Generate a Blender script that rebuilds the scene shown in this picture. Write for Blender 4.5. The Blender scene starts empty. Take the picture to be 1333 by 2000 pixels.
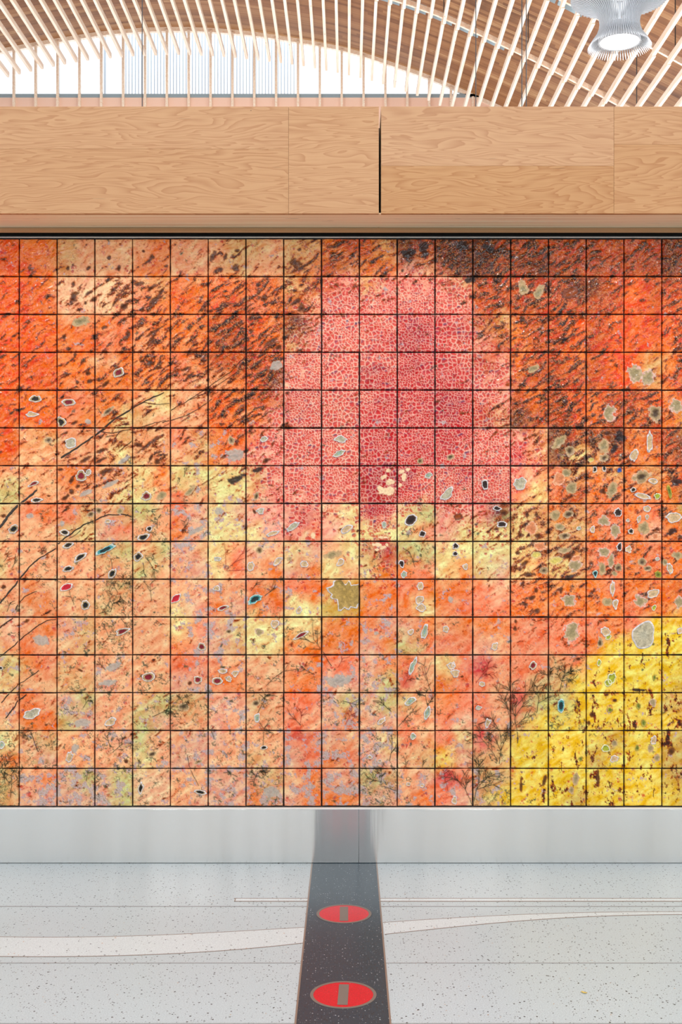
import bpy, bmesh, math, random
import numpy as np
from mathutils import Vector, Matrix

# ------------------------------------------------------------------ camera, sky, exposure
F = 2227.0            # focal length in pixels of a 1333 x 2000 frame
CX, CY = 679.0, 1024.0
H = 1.395             # eye height
WY = 4.7              # distance of the tile face
scene = bpy.context.scene
COL = scene.collection

cam_d = bpy.data.cameras.new('camera')
cam_d.sensor_fit = 'VERTICAL'
cam_d.sensor_height = 36.0
cam_d.sensor_width = 24.0
cam_d.lens = F / 2000.0 * 36.0
cam_d.shift_x = -(CX - 666.5) / 2000.0
cam_d.shift_y = (CY - 1000.0) / 2000.0
cam_d.clip_end = 300
cam = bpy.data.objects.new('camera', cam_d)
COL.objects.link(cam)
cam.location = (0, 0, H)
cam.rotation_euler = (math.pi / 2, 0, 0)
scene.camera = cam

world = bpy.data.worlds.new('overcast_sky')
scene.world = world
world.use_nodes = True
bg = world.node_tree.nodes['Background']
bg.inputs['Color'].default_value = (0.88, 0.965, 1.06, 1)
bg.inputs['Strength'].default_value = 1.0

scene.view_settings.view_transform = 'Standard'
scene.view_settings.look = 'None'
scene.view_settings.gamma = 1.0
scene.view_settings.use_curve_mapping = False
scene.view_settings.exposure = 0.84
HALL_FILL_POWER = 42.0
FILL_UP_POWER = 105.0
scene.cycles.max_bounces = 5
scene.cycles.diffuse_bounces = 3
scene.cycles.glossy_bounces = 2
scene.cycles.transmission_bounces = 4
scene.cycles.transparent_max_bounces = 6
scene.cycles.caustics_reflective = False
scene.cycles.caustics_refractive = False

random.seed(7)
rng = np.random.default_rng(11)

# ------------------------------------------------------------------ helpers
def s2l(c):
    """sRGB 0..255 triple to linear"""
    out = []
    for v in c:
        v = v / 255.0
        out.append(v / 12.92 if v <= 0.04045 else ((v + 0.055) / 1.055) ** 2.4)
    return out

def pxw(px, py, d):
    """image point at depth d -> world"""
    return Vector(((px - CX) / F * d, d, H + (CY - py) / F * d))

def floor_pt(px, py):
    d = F * H / (py - CY)
    return ((px - CX) / F * d, d)

def link(o, parent=None):
    COL.objects.link(o)
    if parent is not None:
        o.parent = parent
    return o

def mesh_obj(name, verts, faces, mat=None, parent=None, smooth=False):
    me = bpy.data.meshes.new(name)
    me.from_pydata([tuple(v) for v in verts], [], faces)
    me.update()
    if smooth:
        me.polygons.foreach_set('use_smooth', [True] * len(me.polygons))
    if mat is not None:
        me.materials.append(mat)
    return link(bpy.data.objects.new(name, me), parent)

def box_geo(x0, x1, y0, y1, z0, z1):
    v = [(x0, y0, z0), (x1, y0, z0), (x1, y1, z0), (x0, y1, z0),
         (x0, y0, z1), (x1, y0, z1), (x1, y1, z1), (x0, y1, z1)]
    f = [(0, 3, 2, 1), (4, 5, 6, 7), (0, 1, 5, 4), (1, 2, 6, 5), (2, 3, 7, 6), (3, 0, 4, 7)]
    return v, f

def box(name, x0, x1, y0, y1, z0, z1, mat=None, parent=None, bevel=0.0):
    v, f = box_geo(x0, x1, y0, y1, z0, z1)
    o = mesh_obj(name, v, f, mat, parent)
    if bevel > 0:
        bm = bmesh.new()
        bm.from_mesh(o.data)
        bmesh.ops.bevel(bm, geom=bm.edges[:], offset=bevel, segments=2, affect='EDGES', profile=0.5)
        bm.to_mesh(o.data)
        bm.free()
    return o

def tube(name, p0, p1, r, mat, parent=None, n=10):
    p0, p1 = Vector(p0), Vector(p1)
    d = (p1 - p0).normalized()
    a = d.orthogonal().normalized()
    b = d.cross(a)
    v, f = [], []
    for p in (p0, p1):
        for i in range(n):
            t = 2 * math.pi * i / n
            v.append(p + a * math.cos(t) * r + b * math.sin(t) * r)
    for i in range(n):
        j = (i + 1) % n
        f.append((i, j, n + j, n + i))
    f.append(tuple(range(n))[::-1])
    f.append(tuple(range(n, 2 * n)))
    return mesh_obj(name, v, f, mat, parent, smooth=False)

def empty(name, loc):
    o = bpy.data.objects.new(name, None)
    o.location = loc
    o.empty_display_size = 0.1
    COL.objects.link(o)
    return o

def tag(o, label=None, cat=None, group=None, kind=None):
    if label: o['label'] = label
    if cat: o['category'] = cat
    if group: o['group'] = group
    if kind: o['kind'] = kind
    return o

# ------------------------------------------------------------------ node helper
class NT:
    def __init__(self, name):
        self.m = bpy.data.materials.new(name)
        self.m.use_nodes = True
        self.t = self.m.node_tree
        self.b = self.t.nodes['Principled BSDF']
    def n(self, kind, **kw):
        nd = self.t.nodes.new(kind)
        for k, v in kw.items():
            setattr(nd, k, v)
        return nd
    def put(self, sock, v):
        if isinstance(v, bpy.types.NodeSocket):
            self.t.links.new(v, sock)
        elif isinstance(v, (tuple, list)):
            if sock.type == 'RGBA' and len(v) == 3:
                v = tuple(v) + (1.0,)
            sock.default_value = v
        else:
            sock.default_value = v
    def math(self, op, a, b=0.0, c=None, clamp=False):
        nd = self.n('ShaderNodeMath', operation=op, use_clamp=clamp)
        self.put(nd.inputs[0], a)
        self.put(nd.inputs[1], b)
        if c is not None:
            self.put(nd.inputs[2], c)
        return nd.outputs[0]
    def vmath(self, op, a, b):
        nd = self.n('ShaderNodeVectorMath', operation=op)
        self.put(nd.inputs[0], a)
        if op == 'SCALE':
            self.put(nd.inputs['Scale'], b)
        else:
            self.put(nd.inputs[1], b)
        return nd.outputs[0]
    def mix(self, fac, a, b, blend='MIX'):
        nd = self.n('ShaderNodeMix', data_type='RGBA', blend_type=blend)
        self.put(nd.inputs[0], fac)
        self.put(nd.inputs[6], a)
        self.put(nd.inputs[7], b)
        return nd.outputs[2]
    def mixf(self, fac, a, b):
        nd = self.n('ShaderNodeMix', data_type='FLOAT')
        self.put(nd.inputs[0], fac)
        self.put(nd.inputs[2], a)
        self.put(nd.inputs[3], b)
        return nd.outputs[0]
    def noise(self, vec, scale, detail=3.0, rough=0.55, dist=0.0, out='Fac'):
        nd = self.n('ShaderNodeTexNoise')
        self.put(nd.inputs['Vector'], vec)
        self.put(nd.inputs['Scale'], scale)
        self.put(nd.inputs['Detail'], detail)
        self.put(nd.inputs['Roughness'], rough)
        self.put(nd.inputs['Distortion'], dist)
        return nd.outputs[out]
    def voro(self, vec, scale, feature='F1', rnd=1.0):
        nd = self.n('ShaderNodeTexVoronoi', feature=feature)
        self.put(nd.inputs['Vector'], vec)
        self.put(nd.inputs['Scale'], scale)
        self.put(nd.inputs['Randomness'], rnd)
        return nd
    def step(self, v, lo, hi):
        """smoothstep lo..hi -> 0..1"""
        nd = self.n('ShaderNodeMapRange', interpolation_type='SMOOTHSTEP')
        self.put(nd.inputs[0], v)
        self.put(nd.inputs[1], lo)
        self.put(nd.inputs[2], hi)
        return nd.outputs[0]
    def ramp(self, v, stops):
        nd = self.n('ShaderNodeValToRGB')
        cr = nd.color_ramp
        while len(cr.elements) < len(stops):
            cr.elements.new(0.5)
        for e, (p, c) in zip(cr.elements, stops):
            e.position = p
            e.color = tuple(c) + (1.0,)
        self.put(nd.inputs[0], v)
        return nd.outputs[0]
    def pos(self):
        return self.n('ShaderNodeNewGeometry').outputs['Position']
    def attr(self, name):
        return self.n('ShaderNodeAttribute', attribute_name=name, attribute_type='GEOMETRY')
    def sep(self, v):
        nd = self.n('ShaderNodeSeparateXYZ')
        self.put(nd.inputs[0], v)
        return nd.outputs
    def comb(self, x, y, z):
        nd = self.n('ShaderNodeCombineXYZ')
        for i, v in enumerate((x, y, z)):
            self.put(nd.inputs[i], v)
        return nd.outputs[0]
    def rot(self, v, axis, ang):
        nd = self.n('ShaderNodeVectorRotate', rotation_type='AXIS_ANGLE')
        self.put(nd.inputs['Vector'], v)
        nd.inputs['Axis'].default_value = axis
        nd.inputs['Angle'].default_value = ang
        return nd.outputs[0]
    def bump(self, h, strength=0.5, dist=0.01):
        nd = self.n('ShaderNodeBump')
        self.put(nd.inputs['Height'], h)
        self.put(nd.inputs['Strength'], strength)
        self.put(nd.inputs['Distance'], dist)
        self.t.links.new(nd.outputs[0], self.b.inputs['Normal'])
    def set(self, **kw):
        for k, v in kw.items():
            self.put(self.b.inputs[k.replace('_', ' ')], v)
        return self.m

def flat(name, srgb, rough=0.5, metal=0.0, **kw):
    t = NT(name)
    c = s2l(srgb)
    p = t.pos()
    nz = t.noise(p, 60.0, 3)
    col = t.mix(t.math('MULTIPLY', nz, 0.18), tuple(c), tuple(x * 0.7 for x in c))
    t.set(Base_Color=col, Roughness=rough, Metallic=metal)
    for k, v in kw.items():
        t.put(t.b.inputs[k.replace('_', ' ')], v)
    return t.m

# ------------------------------------------------------------------ materials
def make_tile_mat():
    t = NT('glazed_tile')
    at = t.attr('Col')
    gr = t.noise(t.pos(), 520.0, 2, 0.6)
    hsv = t.n('ShaderNodeHueSaturation')
    t.put(hsv.inputs['Value'], t.math('MULTIPLY_ADD', gr, 0.5, 0.75))
    t.put(hsv.inputs['Color'], at.outputs['Color'])
    mr = t.n('ShaderNodeMapRange')
    t.put(mr.inputs[0], at.outputs['Alpha'])
    for k, v in ((1, 0.06), (2, 0.28), (3, 0.42), (4, 0.2)):
        mr.inputs[k].default_value = v
    t.set(Base_Color=hsv.outputs[0], Roughness=at.outputs['Alpha'], Specular_IOR_Level=mr.outputs[0])
    return t.m

def make_pool_mat():
    t = NT('pooled_glaze')
    P = t.vmath('SCALE', t.pos(), 1.0 / 0.15605)
    col = t.attr('Col').outputs['Color']
    n1 = t.noise(P, 14.0, 4, 0.6)
    hsv = t.n('ShaderNodeHueSaturation')
    t.put(hsv.inputs['Value'], t.math('MULTIPLY_ADD', n1, 1.5, 0.2))
    t.put(hsv.inputs['Color'], col)
    t.bump(n1, 0.7, 0.005)
    t.set(Base_Color=hsv.outputs[0], Roughness=0.28, Specular_IOR_Level=0.3)
    return t.m

def make_ply_mat():
    t = NT('fir_plywood')
    oi = t.n('ShaderNodeObjectInfo').outputs['Random']
    P = t.pos()
    off = t.comb(t.math('MULTIPLY', oi, 37.0), 0.0, t.math('MULTIPLY', oi, 11.0))
    S = t.vmath('ADD', P, off)
    w = t.noise(t.vmath('MULTIPLY', S, (1.2, 1.0, 5.0)), 1.6, 2, out='Color')
    W = t.vmath('ADD', S, t.vmath('SCALE', t.vmath('SUBTRACT', w, (0.5, 0.5, 0.5)), 0.12))
    g = t.noise(t.vmath('MULTIPLY', W, (0.55, 1.0, 5.6)), 2.1, 3, 0.52)
    fr = t.math('FRACT', t.math('MULTIPLY', g, 20.0))
    band = t.math('MULTIPLY', t.math('POWER', fr, 2.2), t.math('SUBTRACT', 1.0, t.step(fr, 0.93, 1.0)))
    fine = t.noise(t.vmath('MULTIPLY', S, (1.0, 1.0, 40.0)), 7.0, 3, 0.6)
    tone = t.noise(t.vmath('MULTIPLY', S, (0.6, 1.0, 2.0)), 1.4, 2)
    lo = t.mix(tone, tuple(s2l((192, 140, 92))), tuple(s2l((202, 152, 104))))
    hi = t.mix(tone, tuple(s2l((160, 98, 50))), tuple(s2l((174, 114, 64))))
    c = t.mix(t.math('MULTIPLY', band, 0.75), lo, hi)
    c = t.mix(t.math('MULTIPLY', t.step(fine, 0.4, 0.75), 0.2), c, tuple(s2l((176, 116, 62))))
    kn = t.voro(t.vmath('MULTIPLY', S, (1.0, 1.0, 1.6)), 4.5)
    km = t.math('SUBTRACT', 1.0, t.step(kn.outputs['Distance'], 0.012, 0.022))
    c = t.mix(t.math('MULTIPLY', km, 0.85), c, tuple(s2l((90, 58, 36))))
    pitch = t.step(t.noise(t.vmath('MULTIPLY', S, (3.0, 1.0, 90.0)), 2.0, 2, 0.5), 0.735, 0.76)
    c = t.mix(t.math('MULTIPLY', pitch, 0.6), c, tuple(s2l((110, 84, 54))))
    # sheet to sheet tone
    hsv = t.n('ShaderNodeHueSaturation')
    t.put(hsv.inputs['Color'], c)
    t.put(hsv.inputs['Value'], t.math('MULTIPLY_ADD', oi, 0.14, 0.93))
    t.put(hsv.inputs['Saturation'], t.math('MULTIPLY_ADD', oi, -0.14, 1.06))
    t.bump(fine, 0.08, 0.002)
    t.set(Base_Color=hsv.outputs[0], Roughness=0.5)
    return t.m

def make_lam_mat():
    """veneer edges: thin plies stacked along depth"""
    t = NT('laminated_edge')
    P = t.pos()
    x, y, z = t.sep(P)
    wob = t.noise(t.vmath('MULTIPLY', P, (2.0, 0.0, 0.0)), 1.5, 2)
    lay = t.math('ADD', t.math('MULTIPLY', y, 70.0), t.math('MULTIPLY', wob, 0.6))
    v = t.n('ShaderNodeTexNoise', noise_dimensions='2D')
    t.put(v.inputs['Vector'], t.comb(t.math('MULTIPLY', x, 0.8), t.math('MULTIPLY', lay, 3.0), 0.0))
    t.put(v.inputs['Scale'], 1.0)
    t.put(v.inputs['Detail'], 4.0)
    c = t.ramp(v.outputs['Fac'], [(0.28, s2l((220, 174, 130))), (0.42, s2l((248, 212, 168))), (0.55, s2l((252, 222, 182))), (0.7, s2l((255, 242, 214)))])
    vo = t.noise(t.comb(t.math('MULTIPLY', x, 6.0), t.math('MULTIPLY', y, 160.0), 0.0), 1.0, 2)
    c = t.mix(t.step(vo, 0.715, 0.74), c, tuple(s2l((80, 60, 44))))
    t.set(Base_Color=c, Roughness=0.5)
    return t.m

def make_plank_mat():
    t = NT('ceiling_planks')
    P = t.pos()
    x, y, z = t.sep(P)
    row = t.math('FLOOR', t.math('MULTIPLY', y, 1 / 0.085))
    seg = t.math('FLOOR', t.math('ADD', t.math('MULTIPLY', x, 0.45), t.math('MULTIPLY', row, 0.371)))
    wn = t.n('ShaderNodeTexWhiteNoise', noise_dimensions='2D')
    t.put(wn.inputs['Vector'], t.comb(row, seg, 0.0))
    g = t.noise(t.comb(t.math('MULTIPLY', x, 1.0), t.math('MULTIPLY', y, 14.0), t.math('MULTIPLY', row, 3.3)), 2.0, 4, 0.6)
    f = t.math('ADD', t.math('MULTIPLY', wn.outputs[0], 0.6), t.math('MULTIPLY', g, 0.5))
    c = t.ramp(f, [(0.2, s2l((136, 88, 54))), (0.5, s2l((164, 112, 72))), (0.8, s2l((184, 134, 90))), (0.92, s2l((216, 174, 128)))])
    kn = t.voro(t.vmath('MULTIPLY', P, (1.0, 2.0, 0.0)), 2.2)
    c = t.mix(t.math('MULTIPLY', t.math('SUBTRACT', 1.0, t.step(kn.outputs['Distance'], 0.03, 0.06)), 0.8), c, tuple(s2l((70, 44, 30))))
    e = t.math('FRACT', t.math('MULTIPLY', y, 1 / 0.085))
    groove = t.math('SUBTRACT', 1.0, t.step(t.math('ABSOLUTE', t.math('SUBTRACT', e, 0.5)), 0.0, 0.06))
    c = t.mix(t.math('MULTIPLY', groove, 0.6), c, tuple(s2l((96, 60, 36))))
    t.set(Base_Color=c, Roughness=0.6)
    return t.m

def make_stick_mat():
    t = NT('pale_softwood')
    oi = t.n('ShaderNodeObjectInfo').outputs['Random']
    P = t.pos()
    S = t.vmath('ADD', P, t.comb(0.0, t.math('MULTIPLY', oi, 17.0), 0.0))
    g = t.noise(t.vmath('MULTIPLY', S, (26.0, 1.2, 26.0)), 1.6, 4, 0.6)
    c = t.ramp(g, [(0.3, s2l((238, 206, 178))), (0.52, s2l((247, 228, 208))), (0.7, s2l((250, 238, 224)))])
    kn = t.voro(t.vmath('MULTIPLY', S, (7.0, 1.6, 7.0)), 1.5)
    c = t.mix(t.math('MULTIPLY', t.math('SUBTRACT', 1.0, t.step(kn.outputs['Distance'], 0.05, 0.1)), 0.6), c, tuple(s2l((168, 112, 76))))
    t.set(Base_Color=c, Roughness=0.55)
    return t.m

def terrazzo(name, base, chips, dens, scale, rough=0.3, spec=0.32):
    """chips: list of (colour, share)"""
    t = NT(name)
    P = t.pos()
    w = t.vmath('ADD', P, t.vmath('SCALE', t.vmath('SUBTRACT', t.noise(P, 160.0, 2, out='Color'), (0.5, 0.5, 0.5)), 0.004))
    fine = t.noise(P, 260.0, 2, 0.7)
    soft = t.noise(P, 2.2, 3)
    b = tuple(s2l(base))
    c = t.mix(t.step(fine, 0.35, 0.68), tuple(x * 0.86 for x in b), tuple(min(1, x * 1.1) for x in b))
    c = t.mix(t.math('MULTIPLY', soft, 0.12), c, tuple(x * 0.8 for x in b))
    for i, (cc, share, sc, size) in enumerate(chips):
        v = t.voro(t.vmath('ADD', w, (i * 3.1, i * 1.7, 0.0)), sc)
        vs = t.n('ShaderNodeSeparateColor'); t.put(vs.inputs[0], v.outputs['Color'])
        m = t.math('MULTIPLY', t.math('SUBTRACT', 1.0, t.step(v.outputs['Distance'], size * 0.75, size)),
                   t.math('LESS_THAN', vs.outputs[0], share))
        c = t.mix(m, c, tuple(s2l(cc)))
    t.set(Base_Color=c, Roughness=rough, Specular_IOR_Level=spec)
    return t.m

def make_steel():
    t = NT('brushed_steel')
    P = t.pos()
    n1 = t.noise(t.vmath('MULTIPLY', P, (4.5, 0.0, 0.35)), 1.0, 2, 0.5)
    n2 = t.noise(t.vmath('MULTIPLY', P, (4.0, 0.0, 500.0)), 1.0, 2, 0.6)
    n3 = t.noise(t.vmath('MULTIPLY', P, (22.0, 0.0, 1.0)), 1.0, 3, 0.6)
    h = t.math('ADD', t.math('MULTIPLY', n1, 1.0), t.math('MULTIPLY', n3, 0.05))
    t.bump(h, 0.4, 0.02)
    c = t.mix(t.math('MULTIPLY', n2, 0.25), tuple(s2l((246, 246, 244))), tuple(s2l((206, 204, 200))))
    c = t.mix(t.math('MULTIPLY', t.step(n1, 0.35, 0.65), 0.22), c, tuple(s2l((214, 210, 204))))  # upright reflection bands painted into the steel colour
    t.set(Base_Color=c, Metallic=1.0, Roughness=0.22, Anisotropic=0.9)
    t.put(t.b.inputs['Tangent'], t.comb(0.0, 0.0, 1.0))
    return t.m

M_TILE = make_tile_mat()
M_POOL = make_pool_mat()
M_PLY = make_ply_mat()
M_LAM = make_lam_mat()
M_PLANK = make_plank_mat()
M_STICK = make_stick_mat()
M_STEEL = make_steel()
M_TWIG = flat('twig_ink', (58, 48, 40), 0.35)
M_SPRIG = flat('sprig_ink', (78, 82, 58), 0.4)
M_REDLINE = flat('red_ink', (196, 84, 66), 0.4)
M_BACK = flat('dark_grout', (30, 26, 22), 0.8)
M_DARK = flat('dark_board', (24, 24, 24), 0.7)
M_TRIM = flat('satin_trim', (236, 230, 222), 0.35, 0.0)
M_DECK = flat('roof_deck_bounce', (226, 224, 220), 0.7)  # unseen deck, made pale to bounce light up to the ceiling
M_HALL = flat('hall_wood_wall', (140, 128, 116), 0.6)
M_POLISH = flat('polished_strip', (200, 176, 146), 0.12, 1.0)
M_WHITE = flat('white_terrazzo_line', (150, 148, 146), 0.4)
M_ZINC = flat('zinc_strip', (150, 146, 142), 0.4, 0.3)
M_BRASS = flat('bronze_strip', (150, 132, 118), 0.4, 0.4)
M_PLATE = flat('bronze_plate', (128, 118, 110), 0.45, 0.3)
M_GREY = flat('blue_grey_metal', (150, 170, 180), 0.5)
M_SILL = flat('sill_metal', (150, 168, 178), 0.5)
M_APRON = flat('pink_ply_apron', (250, 212, 192), 0.55)
M_LAMP = flat('white_lamp_plastic', (226, 229, 233), 0.4)
M_CABLE = flat('grey_cable', (96, 97, 99), 0.5, 0.2)
M_LEAF = flat('dry_leaf', (206, 176, 90), 0.6)
M_FIN = flat('pale_fin_metal', (196, 210, 220), 0.5)
M_CONC = flat('pale_column', (220, 214, 204), 0.6)
M_FLOOR = terrazzo('white_terrazzo', (186, 196, 198),
                   [((36, 36, 36), 0.30, 60.0, 0.21), ((80, 80, 80), 0.45, 105.0, 0.23), ((178, 150, 120), 0.04, 60.0, 0.16)], 0.2, 60)
M_BAND = terrazzo('cream_terrazzo', (206, 213, 213),
                  [((50, 50, 50), 0.28, 62.0, 0.2), ((132, 128, 124), 0.25, 95.0, 0.2), ((186, 140, 100), 0.05, 60.0, 0.18)], 0.2, 60)
M_STRIP = terrazzo('charcoal_terrazzo', (36, 57, 68),
                   [((130, 138, 142), 0.35, 150.0, 0.22), ((30, 33, 36), 0.4, 120.0, 0.3), ((196, 204, 206), 0.12, 120.0, 0.22)], 0.2, 60, rough=0.28)
M_RED = terrazzo('red_terrazzo', (204, 14, 36),
                 [((160, 36, 48), 0.4, 160.0, 0.3), ((224, 120, 120), 0.04, 120.0, 0.2)], 0.2, 60, rough=0.3)

def make_glass():
    t = NT('clear_glass')
    t.set(Base_Color=(1, 1, 1), Roughness=0.0, Transmission_Weight=1.0, IOR=1.05, Alpha=1.0)
    return t.m
def make_emit(name, col, s):
    t = NT(name)
    t.set(Base_Color=(1, 1, 1), Emission_Color=col, Emission_Strength=s)
    return t.m
M_GLOW = make_emit('lamp_diffuser', (1.0, 0.98, 0.95), 3.0)
M_GLOW.cycles.emission_sampling = 'NONE'
def make_pane():
    t = NT('window_glass')
    tr = t.n('ShaderNodeBsdfTransparent')
    gl = t.n('ShaderNodeBsdfGlossy')
    gl.inputs['Roughness'].default_value = 0.02
    mx = t.n('ShaderNodeMixShader')
    mx.inputs[0].default_value = 0.06
    t.t.links.new(tr.outputs[0], mx.inputs[1])
    t.t.links.new(gl.outputs[0], mx.inputs[2])
    t.t.links.new(mx.outputs[0], t.t.nodes['Material Output'].inputs['Surface'])
    return t.m
M_PANE = make_pane()

# ------------------------------------------------------------------ floor
FZ = 0.0
floor = box('floor', -16, 16, -12, 24, -0.2, FZ, M_FLOOR)
tag(floor, 'white speckled terrazzo floor with a charcoal strip', 'floor', kind='structure')

def slab(name, pts, mat, parent, z0=-0.004, z1=0.0006):
    """flat inlay set into the floor from a polygon outline"""
    n = len(pts)
    v = [(x, y, z0) for x, y in pts] + [(x, y, z1) for x, y in pts]
    f = [tuple(range(n, 2 * n)), tuple(range(n))[::-1]]
    for i in range(n):
        j = (i + 1) % n
        f.append((i, j, n + j, n + i))
    o = mesh_obj(name, v, f, mat, parent)
    bm = bmesh.new(); bm.from_mesh(o.data)
    bmesh.ops.recalc_face_normals(bm, faces=bm.faces[:])
    bm.to_mesh(o.data); bm.free()
    return o

SX0, SX1 = -0.1456, 0.1203            # charcoal strip
strip = slab('charcoal_strip', [(SX0, -6), (SX1, -6), (SX1, WY), (SX0, WY)], M_STRIP, floor, z1=0.0008)
for x in (SX0, SX1):
    slab('divider_strip', [(x - 0.0026, -6), (x + 0.0026, -6), (x + 0.0026, WY - 0.012), (x - 0.0026, WY - 0.012)], M_BRASS, floor, z1=0.0014)

def curve_band(top, bot):
    a = [floor_pt(*p) for p in top]
    b = [floor_pt(*p) for p in bot]
    def dens(pts):
        pts = np.array(pts)
        t = np.linspace(0, len(pts) - 1, 60)
        ix = np.arange(len(pts))
        # smooth cubic fit keeps the sweep of the band
        px = np.interp(t, ix, pts[:, 0])
        co = np.polyfit(pts[:, 0], pts[:, 1], 4)
        return [(float(x), float(np.polyval(co, x))) for x in px]
    return dens(a), dens(b)
def band(top, bot):
    a, b = curve_band(top, bot)
    slab('terrazzo_band', a + b[::-1], M_BAND, floor, z1=0.0007)
    for ln in (a, b):
        w = 0.0016
        pts = [(x, y - w) for x, y in ln] + [(x, y + w) for x, y in ln[::-1]]
        slab('divider_strip', pts, M_BRASS, floor, z1=0.0012)
band([(-260, 1821), (-120, 1827), (0, 1830), (175, 1830), (300, 1827.5), (400, 1822.5), (500, 1817), (597, 1811.5)],
     [(-260, 1860), (-120, 1866), (0, 1868), (150, 1869), (250, 1866), (375, 1861), (475, 1854), (593, 1842)])
band([(748.5, 1802), (850, 1796), (977, 1788), (1082, 1784), (1198, 1782), (1333, 1781.3), (1500, 1782), (1640, 1784)],
     [(752, 1825), (850, 1815), (966, 1803.5), (1082, 1793.8), (1198, 1789), (1333, 1787), (1500, 1787.5), (1640, 1789)])

# narrow inlaid bar left and right of the strip, and the fine control joints
def hbar(px0, px1, py0, py1, name, mat, z1):
    y0 = F * H / (py1 - CY); y1 = F * H / (py0 - CY)
    ym = 0.5 * (y0 + y1)
    x0 = px0 if abs(px0) < 60 else (px0 - CX) / F * ym
    x1 = px1 if abs(px1) < 60 else (px1 - CX) / F * ym
    return slab(name, [(x0, y0), (x1, y0), (x1, y1), (x0, y1)], mat, floor, z1=z1)
for (a, b) in ((457.5, SX0 - 0.002), (SX1 + 0.002, 1700.0)):
    hbar(a, b, 1755, 1760.5, 'inlay_bar', M_BAND, 0.0007)
    hbar(a, b, 1754.6, 1755.3, 'divider_strip', M_BRASS, 0.0012)
    hbar(a, b, 1760.2, 1761.0, 'divider_strip', M_BRASS, 0.0012)
e0 = floor_pt(457.5, 1761); e1 = floor_pt(457.5, 1754.8)
slab('divider_strip', [(e0[0], e0[1]), (e0[0] + 0.004, e0[1]), (e0[0] + 0.004, e1[1]), (e0[0], e1[1])], M_BRASS, floor, z1=0.0013)
for py in (1770.6, 1881.2, 1999.4, 2130.0):
    for (a, b) in ((-9.0, SX0 - 0.003), (SX1 + 0.003, 9.0)):
        hbar(a, b, py - 0.35, py + 0.35, 'control_joint', M_ZINC, 0.0010)

def ring_disc(name, cx, cy, r, mat, parent, z, n=64, r_in=None):
    v, f = [], []
    if r_in is None:
        v = [(cx + r * math.cos(2 * math.pi * i / n), cy + r * math.sin(2 * math.pi * i / n), z) for i in range(n)]
        v += [(x, y, z - 0.004) for x, y, _ in v]
        f = [tuple(range(n))] + [(i, n + i, n + (i + 1) % n, (i + 1) % n) for i in range(n)]
    else:
        for rr, zz in ((r_in, z - 0.003), (r_in, z), (r, z), (r, z - 0.003)):
            v += [(cx + rr * math.cos(2 * math.pi * i / n), cy + rr * math.sin(2 * math.pi * i / n), zz) for i in range(n)]
        for k in range(3):
            for i in range(n):
                j = (i + 1) % n
                f.append((k * n + i, (k + 1) * n + i, (k + 1) * n + j, k * n + j))
    return mesh_obj(name, v, f, mat, parent)

MX = -0.0122
for py, tilt in ((1785.3, 0.0), (1943.2, -0.03)):
    r = 0.0985
    y = F * H / (py - CY) * (1.0)
    d = ring_disc('red_medallion', MX, y, r - 0.006, M_RED, floor, 0.0012)
    ring_disc('rim', MX, y, r, M_PLATE, d, 0.0018, r_in=r - 0.0095)
    a = tilt
    w, l = 0.0150, 0.0735
    pts = [(MX + math.cos(a) * sx * w - math.sin(a) * sy * l, y + math.sin(a) * sx * w + math.cos(a) * sy * l)
           for sx, sy in ((-1, -1), (1, -1), (1, 1), (-1, 1))]
    slab('plate', pts, M_PLATE, d, z0=0.0, z1=0.0019)

# ------------------------------------------------------------------ wall, header, plinth
PITCH = 73.94 / F * WY
X_COL0 = (37 - 73.94 - CX) / F * WY            # left edge of tile column 0
Z_TOP = H + (CY - 466.0) / F * WY
NC, NR = 19, 15
Z_BOT = Z_TOP - NR * PITCH
XL, XR = X_COL0 - 3 * PITCH, X_COL0 + (NC + 3) * PITCH
HD = 4.485                                      # front of the plywood header
Z_SOF = H + (CY - 417.0) / F * HD
Z_HTOP = H + (CY - 208.0) / F * HD

wall = box('wall_front', XL, XR, WY + 0.03, WY + 0.16, 0.0, Z_HTOP, M_DARK)
tag(wall, 'dark core wall behind the tiles and header', 'wall', kind='structure')
box('roof_deck', -6.5, 6.5, WY + 0.16, 15.2, Z_HTOP - 0.12, Z_HTOP - 0.002, M_DECK, wall)
box('recess_strip', XL, XR, WY - 0.004, WY + 0.03, H + (CY - 455.0) / F * WY, Z_SOF + 0.06, M_POLISH, wall)

base = box('baseboard_front', XL, XR, WY + 0.0, WY + 0.03, 0.0, H + (CY - 1580) / F * WY, M_DARK)
tag(base, 'brushed stainless steel plinth under the tile mural', 'plinth', kind='structure')
seam = (701.0 - CX) / F * WY
ztop = H + (CY - 1580.0) / F * WY
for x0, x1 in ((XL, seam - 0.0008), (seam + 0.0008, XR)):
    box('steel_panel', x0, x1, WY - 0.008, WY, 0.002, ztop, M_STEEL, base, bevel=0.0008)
box('cap_strip', XL, XR, WY - 0.010, WY + 0.02, ztop + 0.0006, ztop + 0.0056, M_TRIM, base, bevel=0.001)

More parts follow.
